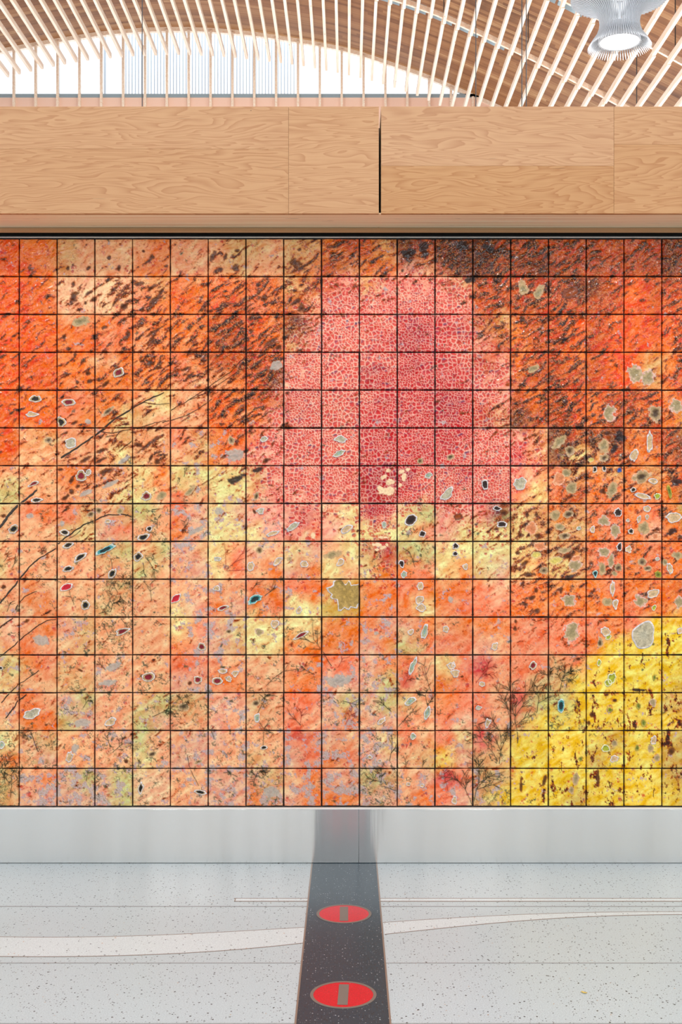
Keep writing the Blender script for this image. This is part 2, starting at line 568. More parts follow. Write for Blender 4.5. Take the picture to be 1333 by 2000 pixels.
def ply_header(pxs, x_lo, x_hi, label, filler=False):
    """pxs: list of (x0,x1,split or None) in world x"""
    root = empty('plywood_header', ((x_lo + x_hi) / 2, HD, Z_SOF))
    inv = root.location
    def add(name, *a, **k):
        o = box(name, *a, **k)
        o.data.transform(Matrix.Translation(-inv))
        o.parent = root
        return o
    add('laminated_core', x_lo, x_hi, HD + 0.02, WY - 0.005, Z_SOF, Z_HTOP, mat=M_LAM)
    for x0, x1, sp in pxs:
        zs = [Z_SOF, Z_HTOP] if sp is None else [Z_SOF, sp, Z_HTOP]
        for z0, z1 in zip(zs[:-1], zs[1:]):
            add('plywood_sheet', x0 + 0.0004, x1 - 0.0004, HD, HD + 0.02, z0 + (0.0002 if z0 > Z_SOF else 0), z1 - 0.0001, mat=M_PLY, bevel=0.0006)
    if filler:
        add('joint_filler', x_hi, x_hi + 0.0086, HD + 0.006, WY - 0.005, Z_SOF + 0.0005, Z_SOF + 0.004, mat=M_LAM)
    tag(root, label, 'header')
    return root
hx = lambda px: (px - CX) / F * HD
hz = lambda py: H + (CY - py) / F * HD
ply_header([(XL, hx(564), hz(291)), (hx(564), hx(740.6), None)], XL, hx(740.6),
           'plywood header left of the narrow gap, with a tall narrow sheet at its end', True)
ply_header([(hx(744.8), hx(1200), hz(324)), (hx(1200), XR, hz(282))], hx(744.8), XR,
           'plywood header right of the narrow gap, smooth blond fir grain')

# ------------------------------------------------------------------ tile mural
PAL = {
 'O': (238, 98, 14), 'o': (240, 124, 52), 'c': (242, 126, 84), 'p': (243, 168, 116), 'P': (246, 188, 142),
 'y': (236, 212, 136), 'Y': (240, 202, 62), 'T': (210, 168, 74), 't': (222, 166, 104), 'k': (242, 156, 130),
 'K': (222, 80, 78), 'r': (196, 26, 46), 'b': (204, 84, 14), 'B': (78, 38, 18), 'g': (200, 190, 116), 'l': (234, 168, 132),
}
BASE = """
OO oo tp pp po pp pt tp tt ob bt Bb BB Bb bb bb bb bb Bb
OO Oo tp pp oo pp pt pp to bp oo kp bB Bb bB bb bb bb Bb
OO Oo PP PP pt Oo Oo Oo tb ck tk kk kt bb bb bB Bb Ob bb
OO OO PP Pp co Oo Ob co bp kk kk kk kk bb bb bb bb Ob bO
OO Oo oo oc oo oo bb Oo Bk kk kk KK Kk bt ob bO bO OO Ob
OO OO oO cO po oo bb Oo tk kk kK rK Kk kb ob bO bO OO Ob
OO OO oo po oo co bb bO kk kk kk KK Kk bk ob bo bO Ot ob
OO OO oo oo oo cp po OB kk kk rK KK KK kk bb bb bO Ot Ob
OO oo cc oo py pp Oo bb kk kk kK KK rK kk bo bO ob bO ob
OO OO co oy tp pp Oo ok kk kk KK KK rK bt Bb bO ob ob oT
OO pt pp pt pp ct oO ck kk kk KK KK KK kk kp Bb bB ob bB
OO pp pp py pp pt oc kk kk kk KK KK Kk kk Kp By tb oo bB
pp pp oo pp yo yy yy tk kk kk rr rk kK kk kp ct ot ot ob
yg pp pp py yp cp yy pk kk kk rr Kk kk kk cy cb oc oo oB
yp cO ct pt gp cl yl kk kk Py Kk yg kk kB yt ot cc oc oT
pp pp ty lc pp ol yy yk kc ky yy yc ky yy yt tt oc ol ob
gp pp pp tg pg lp yc lp yl py tr gg yy yy yt tt cc oc oo
gp pp pp pp gp pl yc po lo yp yo oc yo yl yo yt cc oc oo
pp op pp pt pp pp pp co cO oT oo co oo cP co oo oc oo ob
yp po pp tp pp yl ol oc yy TT oo oy oc cc oo oo oo co oo
tl po lt pp pp yc ly yy yy oo ol lo po oo cc cc co cY YY
tp Op pt pp pp ol lt yy oo oo lo gc cc lp cc cc oY YY YY
lg oc tp pp pp cc pp pp po cc lo cp yc Kc cc tc YY YY YT
yt pp tt lp pp ll oo pp oo ll lg cp oc cp ct tY YY YY YT
pp Op lg pp pg tt ll tp cc lg lg tp oc cp Kg gY YY YY TT
pp oO gl pp gl pp lp pp cp lo ll cp cl cp tY YY YY YY YT
gy pt pp pl gp pl lp pp cc lp ly cp cy Kt YY YY YT YY TT
oo pl pp pp yp ll pp tp lc oc ll pt Yl tt YY YY TY YY TT
gt po lg lg PP pp ll lt po ll gt pl Kc tt YY YY YY YY TT
gt ll ll lg PP pl ll ol lo oo ll po cl tY YY YT YY YY YT
""".strip().split('\n')
HALF = np.array([[s2l(PAL[ch]) for ch in ln.replace(' ', '')] for ln in BASE])      # 30 x 38 x 3
def dig(txt):
    return np.array([[int(ch) for ch in ln.replace(' ', '')] for ln in txt.strip().split('\n')], float) / 9.0
STREAK = dig("""
2211213146569987658
3335547661202777526
3334658650001567425
4344665800000166325
3234227600000377674
2234534200000228737
3245212200000016546
1131121100012465435
1111100000111066443
2000000100000044333
1000000000000022234
1000000000000012345
1000010000000024556
1000000000000025456
1000000000000145535
""")
CELL = dig("""
0000000000011000000
0000000026567000000
0000000158798200000
0000000279999500000
0000000389999500000
0000000489998840000
0000000376897710000
0000000131502300000
0000000000300000000
0000000000000000000
0000000000000000000
0000000000000000000
0000000000000000000
0000000000000000000
0000000000000000000
""")
LICH = dig("""
0000000000000000000
0000000000000000000
0000000000000000000
0000000100000000000
0000110000000000000
0000045000000000000
0023014000000000000
0004075300000000000
0000060340000300000
0200054430503000000
2050057103520300000
4004042036501000000
2053306126602300000
0234455365703000000
0787056568554410000
""")
GREEN = dig("""
0000000020100100000
0000000030200000000
0000000010000000000
0000000000000000000
0100020000000000000
0202000000000000000
4211231000000000000
3221530000030000000
3434521110450000000
2238211400000000000
2137212251140000000
3245522431431006000
2343573524452256000
6636634411531600200
9145334721821700000
""")
BUMP = dig("""
0000000000000000000
0000000000000000000
0000000000000000000
0000000000000000000
0000000000000000222
0000000000000003544
0000000000000035644
0000000000000056654
0000000000000056654
0000000000000666654
0000000000004687520
0000000000003762000
0000000000003310000
0000000000001000000
0000000000000000000
""")
GLOSS = np.zeros((15, 19))
for r_ in range(15):
    for c_ in range(19):
        g = 0.15
        if r_ <= 6: g = 0.45
        if c_ <= 1 and r_ <= 5: g = 0.75
        if c_ >= 12 and r_ <= 5: g = 0.85
        if r_ == 0 and c_ >= 9: g = 1.0
        if c_ >= 14 and 5 <= r_ <= 9: g = 0.7
        if 8 <= c_ <= 13 and 1 <= r_ <= 7 and BASE[2 * r_].split()[c_][0] in 'kKr': g = 0.4
        GLOSS[r_, c_] = g
VERT = np.zeros((30, 38))
for i, ln in enumerate(BASE):
    for j, ch in enumerate(ln.replace(' ', '')):
        VERT[i, j] = 1.0 if ch in 'YT' and j > 24 else 0.0

# --- numpy value noise
class VN:
    def __init__(self, seed):
        self.t = np.random.default_rng(seed).random((256, 256))
    def at(self, x, y):
        xi = np.floor(x).astype(int); yi = np.floor(y).astype(int)
        fx = x - xi; fy = y - yi
        fx = fx * fx * (3 - 2 * fx); fy = fy * fy * (3 - 2 * fy)
        t = self.t
        a = t[yi % 256, xi % 256]; b = t[yi % 256, (xi + 1) % 256]
        c = t[(yi + 1) % 256, xi % 256]; d = t[(yi + 1) % 256, (xi + 1) % 256]
        return (a * (1 - fx) + b * fx) * (1 - fy) + (c * (1 - fx) + d * fx) * fy
    def fbm(self, x, y, o=4):
        s, a, n = 0, 1.0, 0
        for k in range(o):
            s = s + a * self.at(x * 2 ** k + 17 * k, y * 2 ** k + 31 * k)
            n += a; a *= 0.5
        return s / n
VA, VB, VC = VN(1), VN(2), VN(3)

def bil(grid, y, x):
    """bilinear with cell centres at +0.5"""
    h, w = grid.shape[:2]
    y = np.clip(y - 0.5, 0, h - 1.0001); x = np.clip(x - 0.5, 0, w - 1.0001)
    yi = y.astype(int); xi = x.astype(int)
    fy = y - yi; fx = x - xi
    if grid.ndim == 3:
        fy = fy[..., None]; fx = fx[..., None]
    return (grid[yi, xi] * (1 - fx) + grid[yi, xi + 1] * fx) * (1 - fy) + (grid[yi + 1, xi] * (1 - fx) + grid[yi + 1, xi + 1] * fx) * fy

# --- pooled glaze spots: (view, [(x, y, rx, ry, angle, type)])   view = pixel origin of a 2.962x enlargement
ZS = 2.962
VIEWS = {'A': (0, 460), 'B': (440, 460), 'C': (883, 460), 'D': (0, 830), 'E': (440, 830), 'F': (883, 830), 'G': (0, 1200), 'H': (440, 1200), 'I': (883, 1200)}
POOLS = {
'A': """470 495 52 26 18 n;687 793 32 22 35 e;205 945 30 20 20 d;185 1035 33 16 0 w;398 965 38 18 5 e;355 1080 25 27 0 d;620 1020 40 14 40 m;512 1080 18 14 0 q;430 1085 22 8 30 k;
390 190 8 15 0 k;422 172 7 7 0 k;515 190 20 9 30 k;630 128 10 13 0 k;690 190 11 18 -20 k;880 122 16 14 0 k;855 150 28 8 35 k;830 88 9 7 0 k;966 178 12 8 20 k;1052 102 14 8 30 m;1230 120 14 32 -25 k;1305 122 9 18 -25 k;1275 200 17 16 0 k;
421 280 10 18 -10 k;425 355 20 38 -20 k;410 385 11 18 -15 k;515 332 21 10 30 k;497 393 8 8 0 k;460 437 8 6 0 k;545 370 18 11 40 k;655 315 36 8 38 k;665 390 40 7 55 k;720 415 26 19 30 k;745 380 18 8 20 k;798 275 28 13 10 k;880 300 42 9 38 k;895 375 52 18 45 k;935 325 24 10 60 k;
715 487 20 11 20 k;740 580 14 30 -25 k;890 560 40 8 30 k;910 545 70 6 32 k;885 610 16 18 0 k;600 530 18 10 30 k;370 590 12 20 -20 k;395 660 14 12 0 k;512 797 16 14 20 k;520 845 20 12 20 k;610 862 30 12 35 k;570 832 12 12 0 k;820 725 14 10 0 k;870 735 20 16 20 k;925 765 22 10 10 k;1075 770 34 9 20 k;1100 810 30 9 40 k""",
'B': """72 88 14 11 0 k;65 190 24 20 0 k;430 80 12 9 0 k;410 160 36 22 -20 k;225 368 18 22 0 k;300 750 38 26 20 q;148 555 14 16 0 k;275 610 45 14 30 k;310 650 26 14 30 k;410 385 34 14 30 k;440 420 22 26 20 k;440 190 42 8 30 k;150 470 24 12 40 k;1060 100 45 26 20 x;1150 70 26 45 10 x;1022 205 9 9 0 k""",
'C': """412 305 26 42 10 n;505 325 24 40 -30 n;475 770 34 18 30 n;1062 800 42 46 30 N;1140 825 34 46 -30 N;915 1028 30 50 0 N;1182 1030 38 42 10 m;1300 985 36 42 0 N;690 330 60 30 12 b;100 255 28 18 0 x;60 60 34 26 0 x;215 75 40 20 -20 x""",
'D': """410 105 38 26 25 W;285 88 25 16 10 m;795 115 26 16 0 k;910 215 14 18 0 k;875 190 9 28 -25 k;860 110 70 9 38 k;720 205 44 12 35 q;500 200 36 12 30 k;590 148 34 11 20 k;575 210 36 9 25 k;470 295 32 26 20 e;512 276 20 16 40 W;195 340 32 10 25 e;415 320 12 18 -25 k;450 358 13 13 0 k;415 388 16 15 20 k;375 425 28 11 30 k;212 435 28 14 10 d;288 412 14 7 0 k;848 412 28 22 10 e;935 415 34 20 50 n;345 255 14 9 0 k;1100 385 42 16 45 n;640 340 54 13 28 q;500 395 46 14 25 q;620 262 46 14 15 k;
80 602 28 22 25 D;15 525 18 13 0 k;170 525 22 17 10 q;375 622 28 15 0 d;565 490 18 18 0 m;625 558 18 12 0 w;695 495 22 18 0 n;865 600 17 14 40 D;830 650 34 18 20 D;1135 615 52 15 30 q;1265 495 22 22 0 q;525 515 22 16 20 m;355 570 12 16 0 q;
395 695 32 14 10 d;465 765 44 14 32 D;395 832 30 15 15 D;610 722 46 18 25 V;650 860 18 30 -35 D;800 762 24 22 0 D;1260 775 22 12 0 W;385 938 36 18 22 E;495 1042 22 26 -20 D;1018 1004 34 18 40 E;1255 945 20 16 0 w;1290 1058 28 13 20 e;22 935 12 12 0 k""",
'E': """38 90 20 22 0 m;60 175 45 36 0 q;225 82 22 16 10 W;668 82 34 20 10 W;660 165 34 17 30 v;1132 212 16 18 0 m;1305 188 22 15 20 m;235 210 28 13 30 k;65 312 56 18 25 x;185 258 32 13 20 x;1285 400 44 24 38 W;1178 292 22 16 20 v;180 415 14 24 -15 m;205 498 22 18 10 W;275 628 38 13 25 w;392 588 42 17 35 W;510 640 16 18 0 C;703 602 38 19 25 w;920 577 15 17 10 v;1075 550 38 26 25 M;1142 630 18 18 0 M;165 497 8 15 30 k;148 818 20 28 -10 w;305 788 30 17 28 w;458 805 22 20 0 w;372 775 16 14 0 n;668 795 22 20 10 w;620 750 48 20 10 n;198 722 22 18 10 m;1022 802 16 19 0 M;1035 865 20 17 0 v;172 1008 42 20 25 V;428 1072 16 20 -10 w;1130 932 20 22 0 w;1125 1012 22 26 -20 w;1135 1058 28 22 0 w;1305 1012 16 22 0 q;
945 385 46 24 10 C;895 365 14 18 0 C;920 300 22 12 30 C;960 330 24 18 0 C;1032 305 16 24 -10 C;1020 265 18 12 20 C;1055 255 12 9 0 C;950 262 14 10 0 C;905 395 12 8 0 C;1010 350 12 12 0 C;890 692 16 12 0 C;915 708 20 10 20 C;860 690 12 8 0 C;900 655 18 8 0 C;930 655 10 6 0 C;880 720 12 7 0 C;940 690 8 9 0 C;703 980 90 88 0 B""",
'F': """1145 100 18 58 0 w;1055 175 22 36 -15 w;905 45 30 11 0 k;940 145 30 16 45 x;880 125 28 40 0 n;880 192 26 22 0 m;685 150 30 28 0 m;620 95 48 24 40 n;805 205 18 12 0 y;395 340 38 34 0 W;192 345 18 28 10 M;828 258 13 15 0 D;882 252 12 15 0 D;970 262 13 15 0 u;870 385 24 15 0 k;930 375 28 46 -20 n;665 275 26 24 -30 n;620 315 34 34 0 h;695 365 32 36 -20 n;1095 300 50 34 20 m;1165 325 25 17 0 w;1050 375 14 14 0 D;1190 412 18 18 0 G;1105 412 48 16 -15 w;1260 385 13 35 10 g;1305 330 35 18 20 x;975 70 30 34 20 x;
262 483 22 13 0 M;305 505 20 20 0 k;290 575 26 18 -15 M;260 605 14 9 0 k;38 530 24 18 20 b;465 600 34 32 20 h;435 520 10 16 10 k;398 640 18 15 0 k;495 520 12 14 0 k;500 645 22 14 -20 k;595 518 28 30 0 n;675 515 30 18 10 m;620 590 28 20 0 n;735 598 14 11 20 v;650 645 34 18 0 m;880 555 36 28 0 N;815 605 16 18 0 w;962 507 22 22 0 M;948 612 26 36 0 N;1130 485 22 18 10 w;1130 532 12 13 0 w;1083 545 11 22 -10 w;1018 552 10 9 0 W;1037 615 15 16 0 D;1112 600 34 34 0 n;1180 648 17 16 10 h;1285 535 46 28 10 w;1270 620 36 16 30 x;
22 700 18 16 0 M;20 745 15 13 0 M;78 820 15 18 0 w;880 735 30 28 0 N;925 785 17 36 0 N;870 835 20 40 0 n;970 705 14 24 -10 M;968 825 22 22 0 m;805 805 12 12 0 k;830 860 14 18 0 V;945 862 16 12 0 n;1022 720 18 20 0 w;1100 795 22 22 0 m;1190 775 12 12 0 W;1135 830 22 14 0 m;1195 865 20 20 0 g;1305 755 30 22 0 n;1262 830 18 30 20 w;1230 795 16 20 0 n;715 815 36 30 20 N;650 725 38 16 10 n;515 700 36 24 0 h;490 750 28 18 0 y;535 845 24 20 20 m;440 870 38 14 5 k;600 785 38 20 10 y;685 880 36 10 10 x;420 800 22 12 30 k;380 740 12 12 0 k;680 760 30 14 20 k;725 770 28 14 20 h;
680 1015 36 34 0 N;930 945 14 42 0 w;900 1025 28 22 0 n;947 1035 15 30 0 w;1090 1020 36 34 0 N;1165 975 36 24 20 w;1170 1057 13 16 0 G;1315 1025 30 30 0 N;465 1000 20 12 20 k;490 960 12 16 0 k;430 1040 14 10 0 k;630 960 10 18 -20 k;490 1080 24 14 0 k""",
'G': """148 35 18 11 25 k;240 150 48 30 -10 q;708 98 36 17 20 e;1168 187 20 22 20 e;5 310 12 9 0 D;655 302 52 20 20 q;625 395 52 18 10 q;860 362 32 26 10 e;1100 400 14 10 30 k;1145 378 22 20 0 e;1290 328 28 14 5 w;1258 385 28 20 0 e;1325 375 15 16 0 w;460 320 18 7 -20 k;185 575 48 28 20 W;475 630 46 24 10 q;640 622 36 20 15 w;1065 535 28 22 0 m;402 825 18 32 -15 w;12 755 16 20 0 v;732 852 10 10 0 k;880 810 26 13 20 m;1150 855 20 11 20 m;435 775 20 24 -20 q;815 1005 13 32 -10 D;1160 1028 34 12 -8 D;270 640 10 8 0 k""",
'H': """195 100 24 22 0 N;288 55 24 22 0 w;22 98 16 12 0 m;440 120 40 13 25 e;1075 102 18 16 0 w;1155 100 18 42 -15 v;1278 85 18 18 0 w;58 342 18 18 0 w;20 372 18 17 0 m;658 385 66 38 5 q;1085 300 16 48 -22 v;1308 298 22 20 0 w;178 512 24 16 20 m;185 598 16 26 -15 v;1072 502 32 20 30 v;1170 570 17 38 -20 v;905 618 28 13 38 w;225 770 20 10 15 D;838 825 15 11 -20 w;895 848 10 10 0 w;1088 705 16 20 0 v;1060 982 12 10 0 w;1140 990 13 10 0 w;270 1030 46 34 0 q;875 108 14 10 0 q""",
'I': """248 185 20 20 -20 w;695 100 40 58 -10 N;890 100 28 26 -30 w;905 130 14 20 -20 G;858 165 16 28 0 m;1110 120 72 68 10 W;20 340 22 24 0 w;10 295 12 18 0 w;175 403 16 16 0 w;470 295 18 24 -20 e;365 35 10 12 0 k;365 80 10 14 0 k;208 628 14 28 -20 w;852 278 12 18 0 G;925 370 22 34 -35 G;905 395 20 22 0 G;1172 365 9 18 0 g;632 528 22 32 0 V;155 540 18 12 0 W;790 630 11 18 0 k;805 580 14 14 0 k;915 552 16 14 0 g;1080 530 13 18 0 g;1110 628 15 22 0 g;1170 508 18 20 0 N;945 495 12 9 0 k;745 835 12 12 0 g;810 830 10 8 0 k;890 775 24 20 0 G;940 835 22 20 0 w;945 745 16 16 0 n;1072 772 12 18 0 g;1150 775 18 22 0 n;1168 728 20 20 0 w;1190 835 18 20 0 n;1268 790 18 26 -10 k;720 950 18 35 -10 n;695 1015 15 24 0 n;15 1075 16 22 0 w;845 945 9 50 0 k;1320 95 14 20 0 w;540 960 12 40 -18 k;1085 440 40 8 0 x;400 980 9 40 0 k""",
}
WHT = (222, 212, 210)
# type: fill centre, fill edge, rim colour, halo or None
PT = {
 'w': ((196, 164, 120), (214, 176, 132), WHT), 'W': ((184, 174, 148), (190, 176, 146), WHT), 'n': ((150, 132, 92), (190, 158, 112), (204, 160, 116)),
 'N': ((160, 140, 100), (186, 158, 116), (232, 190, 176)), 'm': ((84, 62, 44), (172, 140, 98), (214, 176, 138)), 'M': ((44, 26, 20), (86, 56, 38), WHT),
 'q': ((172, 162, 150), (178, 166, 152), (204, 150, 140)), 'k': ((66, 28, 10), (112, 56, 20), (176, 96, 50)), 'x': ((34, 24, 24), (52, 36, 34), (120, 66, 40)),
 'd': ((40, 30, 26), (178, 150, 104), WHT), 'D': ((20, 18, 18), (168, 138, 94), WHT), 'e': ((128, 20, 36), (176, 146, 100), (226, 212, 206)), 'E': ((196, 24, 44), (206, 52, 56), (226, 214, 206)),
 'v': ((142, 172, 160), (176, 172, 134), WHT), 'V': ((28, 46, 46), (70, 150, 150), (196, 210, 200)), 'u': ((24, 66, 170), (40, 80, 170), (120, 110, 130)),
 'G': ((168, 176, 40), (164, 166, 50), (232, 226, 190)), 'g': ((96, 108, 30), (142, 140, 46), (190, 160, 60)), 'b': ((150, 70, 26), (130, 58, 26), (86, 56, 46)),
 'y': ((220, 196, 96), (224, 196, 108), (232, 204, 150)), 'h': ((214, 128, 84), (224, 140, 94), (246, 190, 150)), 'C': ((242, 206, 160), (242, 206, 162), (236, 188, 150)),
 'B': ((176, 142, 72), (180, 146, 78), WHT),
}

class PN:
    """gradient noise"""
    def __init__(self, seed):
        a = np.random.default_rng(seed).random((256, 256)) * 2 * math.pi
        self.gx, self.gy = np.cos(a), np.sin(a)
    def at(self, x, y):
        xi = np.floor(x).astype(int); yi = np.floor(y).astype(int)
        fx = x - xi; fy = y - yi
        u = fx ** 3 * (fx * (fx * 6 - 15) + 10); v = fy ** 3 * (fy * (fy * 6 - 15) + 10)
        x0, x1, y0, y1 = xi & 255, (xi + 1) & 255, yi & 255, (yi + 1) & 255
        gx, gy = self.gx, self.gy
        a = gx[y0, x0] * fx + gy[y0, x0] * fy
        b = gx[y0, x1] * (fx - 1) + gy[y0, x1] * fy
        c = gx[y1, x0] * fx + gy[y1, x0] * (fy - 1)
        d = gx[y1, x1] * (fx - 1) + gy[y1, x1] * (fy - 1)
        return (a * (1 - u) + b * u) * (1 - v) + (c * (1 - u) + d * u) * v
    def f(self, x, y, o=3, g=0.6):
        """0..1-ish fractal noise centred on 0.5"""
        s_, a, n = 0, 1.0, 0
        for k in range(o):
            s_ = s_ + a * self.at(x * 2 ** k + 13.7 * k, y * 2 ** k + 7.3 * k)
            n += a * a; a *= g
        return 0.5 + 0.52 * s_ / math.sqrt(n)
N1, N2, N3, N4, N5 = PN(21), PN(22), PN(23), PN(24), PN(25)
VR = np.random.default_rng(5).random((256, 256, 4))
def voronoi(x, y):
    """F1 distance, distance to cell edge, cell random (2), vector to cell point"""
    xi = np.floor(x).astype(int); yi = np.floor(y).astype(int)
    pts = []
    for dy in (-1, 0, 1):
        for dx in (-1, 0, 1):
            r_ = VR[(yi + dy) & 255, (xi + dx) & 255]
            px, py = xi + dx + 0.1 + 0.8 * r_[..., 0] - x, yi + dy + 0.1 + 0.8 * r_[..., 1] - y
            pts.append((px, py, px * px + py * py, r_[..., 2], r_[..., 3]))
    D = np.stack([p[2] for p in pts])
    k = D.argmin(0)
    pick = lambda q: np.take_along_axis(np.stack([p[q] for p in pts]), k[None], 0)[0]
    cx, cy = pick(0), pick(1)
    e = np.full(x.shape, 9.0)
    for i_, p in enumerate(pts):
        ex, ey = p[0] - cx, p[1] - cy
        l = np.hypot(ex, ey)
        dd = np.where(l > 1e-6, (0.5 * (cx + p[0]) * ex + 0.5 * (cy + p[1]) * ey) / np.maximum(l, 1e-6), 9.0)
        e = np.minimum(e, np.where(k == i_, 9.0, dd))
    return np.sqrt(D.min(0)), e, pick(3), pick(4), cx, cy
def sst(v, lo, hi):
    t_ = np.clip((v - lo) / (hi - lo), 0, 1)
    return t_ * t_ * (3 - 2 * t_)
L3 = lambda *c: np.array(s2l(c))
def mixc(a, b, m):
    return a + (b - a) * m[..., None]
def px_to_g(px, py):
    return ((px - CX) / F * WY - X_COL0) / PITCH, (Z_TOP - (H + (CY - py) / F * WY)) / PITCH
# spots that are part of the tile surface itself (no raised rim), in tile units
SOFT = {}
PAINTED = set('kxqCbnNmhy')
for vk, txt in POOLS.items():
    ox, oy = VIEWS[vk]
    for it in txt.replace('\n', '').split(';'):
        if not it.strip(): continue
        q = it.split()
        gx_, gy_ = px_to_g(ox + float(q[0]) / ZS, oy + float(q[1]) / ZS)
        rx_, ry_ = float(q[2]) / ZS / 73.94, float(q[3]) / ZS / 73.94
        for rr_ in range(int(math.floor(gy_ - 0.2)), int(math.floor(gy_ + 0.2)) + 1):
            for cc_ in range(int(math.floor(gx_ - 0.2)), int(math.floor(gx_ + 0.2)) + 1):
                same = rr_ == int(math.floor(gy_)) and cc_ == int(math.floor(gx_))
                if q[5] in PAINTED or same:
                    SOFT.setdefault((rr_, cc_), []).append((gx_, gy_, rx_, ry_, math.radians(float(q[4])), q[5]))

CRIM = []
for v_, x_, y_, rx_, ry_, an_, st_ in (('E', 900, 345, 110, 85, 0, 0.95), ('E', 1045, 285, 62, 50, 20, 0.95), ('E', 880, 490, 100, 45, 10, 0.8), ('E', 905, 690, 66, 40, 15, 0.75), ('B', 1110, 570, 100, 75, 40, 0.7), ('B', 880, 770, 80, 36, 10, 0.85),
                                ('B', 1090, 760, 90, 60, 20, 0.5), ('B', 1270, 960, 60, 90, 0, 0.55), ('B', 920, 950, 70, 30, 20, 0.5), ('C', 60, 560, 70, 60, 20, 0.5), ('C', 40, 960, 60, 90, 0, 0.55), ('E', 1290, 100, 60, 80, 0, 0.4), ('E', 1150, 150, 90, 70, 30, 0.4),
                                ('E', 470, 540, 60, 70, 40, 0.35), ('B', 620, 300, 60, 30, 30, 0.35), ('H', 720, 610, 40, 60, 0, 0.4), ('H', 430, 700, 70, 50, 0, 0.45), ('H', 1050, 390, 50, 50, 0, 0.4), ('I', 170, 310, 70, 60, 30, 0.4), ('I', 70, 770, 60, 60, 0, 0.4), ('H', 1290, 960, 60, 60, 0, 0.4)):
    ox, oy = VIEWS[v_]
    g_ = px_to_g(ox + x_ / ZS, oy + y_ / ZS)
    CRIM.append((g_[0], g_[1], rx_ / ZS / 73.94, ry_ / ZS / 73.94, math.radians(an_), st_))

class Grid:
    def __init__(self, ng):
        tt = np.concatenate([[0.0, 0.012], np.linspace(0.036, 0.964, ng - 3), [0.988, 1.0]])
        self.nv = nv = len(tt)
        self.U, self.V = np.meshgrid(tt, tt)          # V grows downward
        a = (np.arange(nv - 1)[:, None] * nv + np.arange(nv - 1)[None, :]).ravel()
        q = np.stack([a, a + nv, a + nv + 1, a + 1], -1)
        ring = [i for i in range(nv)] + [j * nv + nv - 1 for j in range(1, nv)] + [(nv - 1) * nv + i for i in range(nv - 2, -1, -1)] + [j * nv for j in range(nv - 2, 0, -1)]
        self.ring = np.array(ring)
        k = np.arange(len(ring))
        k2 = (k + 1) % len(ring)
        sd_ = np.stack([self.ring[k], self.ring[k2], nv * nv + k2, nv * nv + k], -1)
        self.F = np.concatenate([q, sd_])
G_HI, G_LO = Grid(50), Grid(14)
TS = PITCH - 0.0056                   # tile size

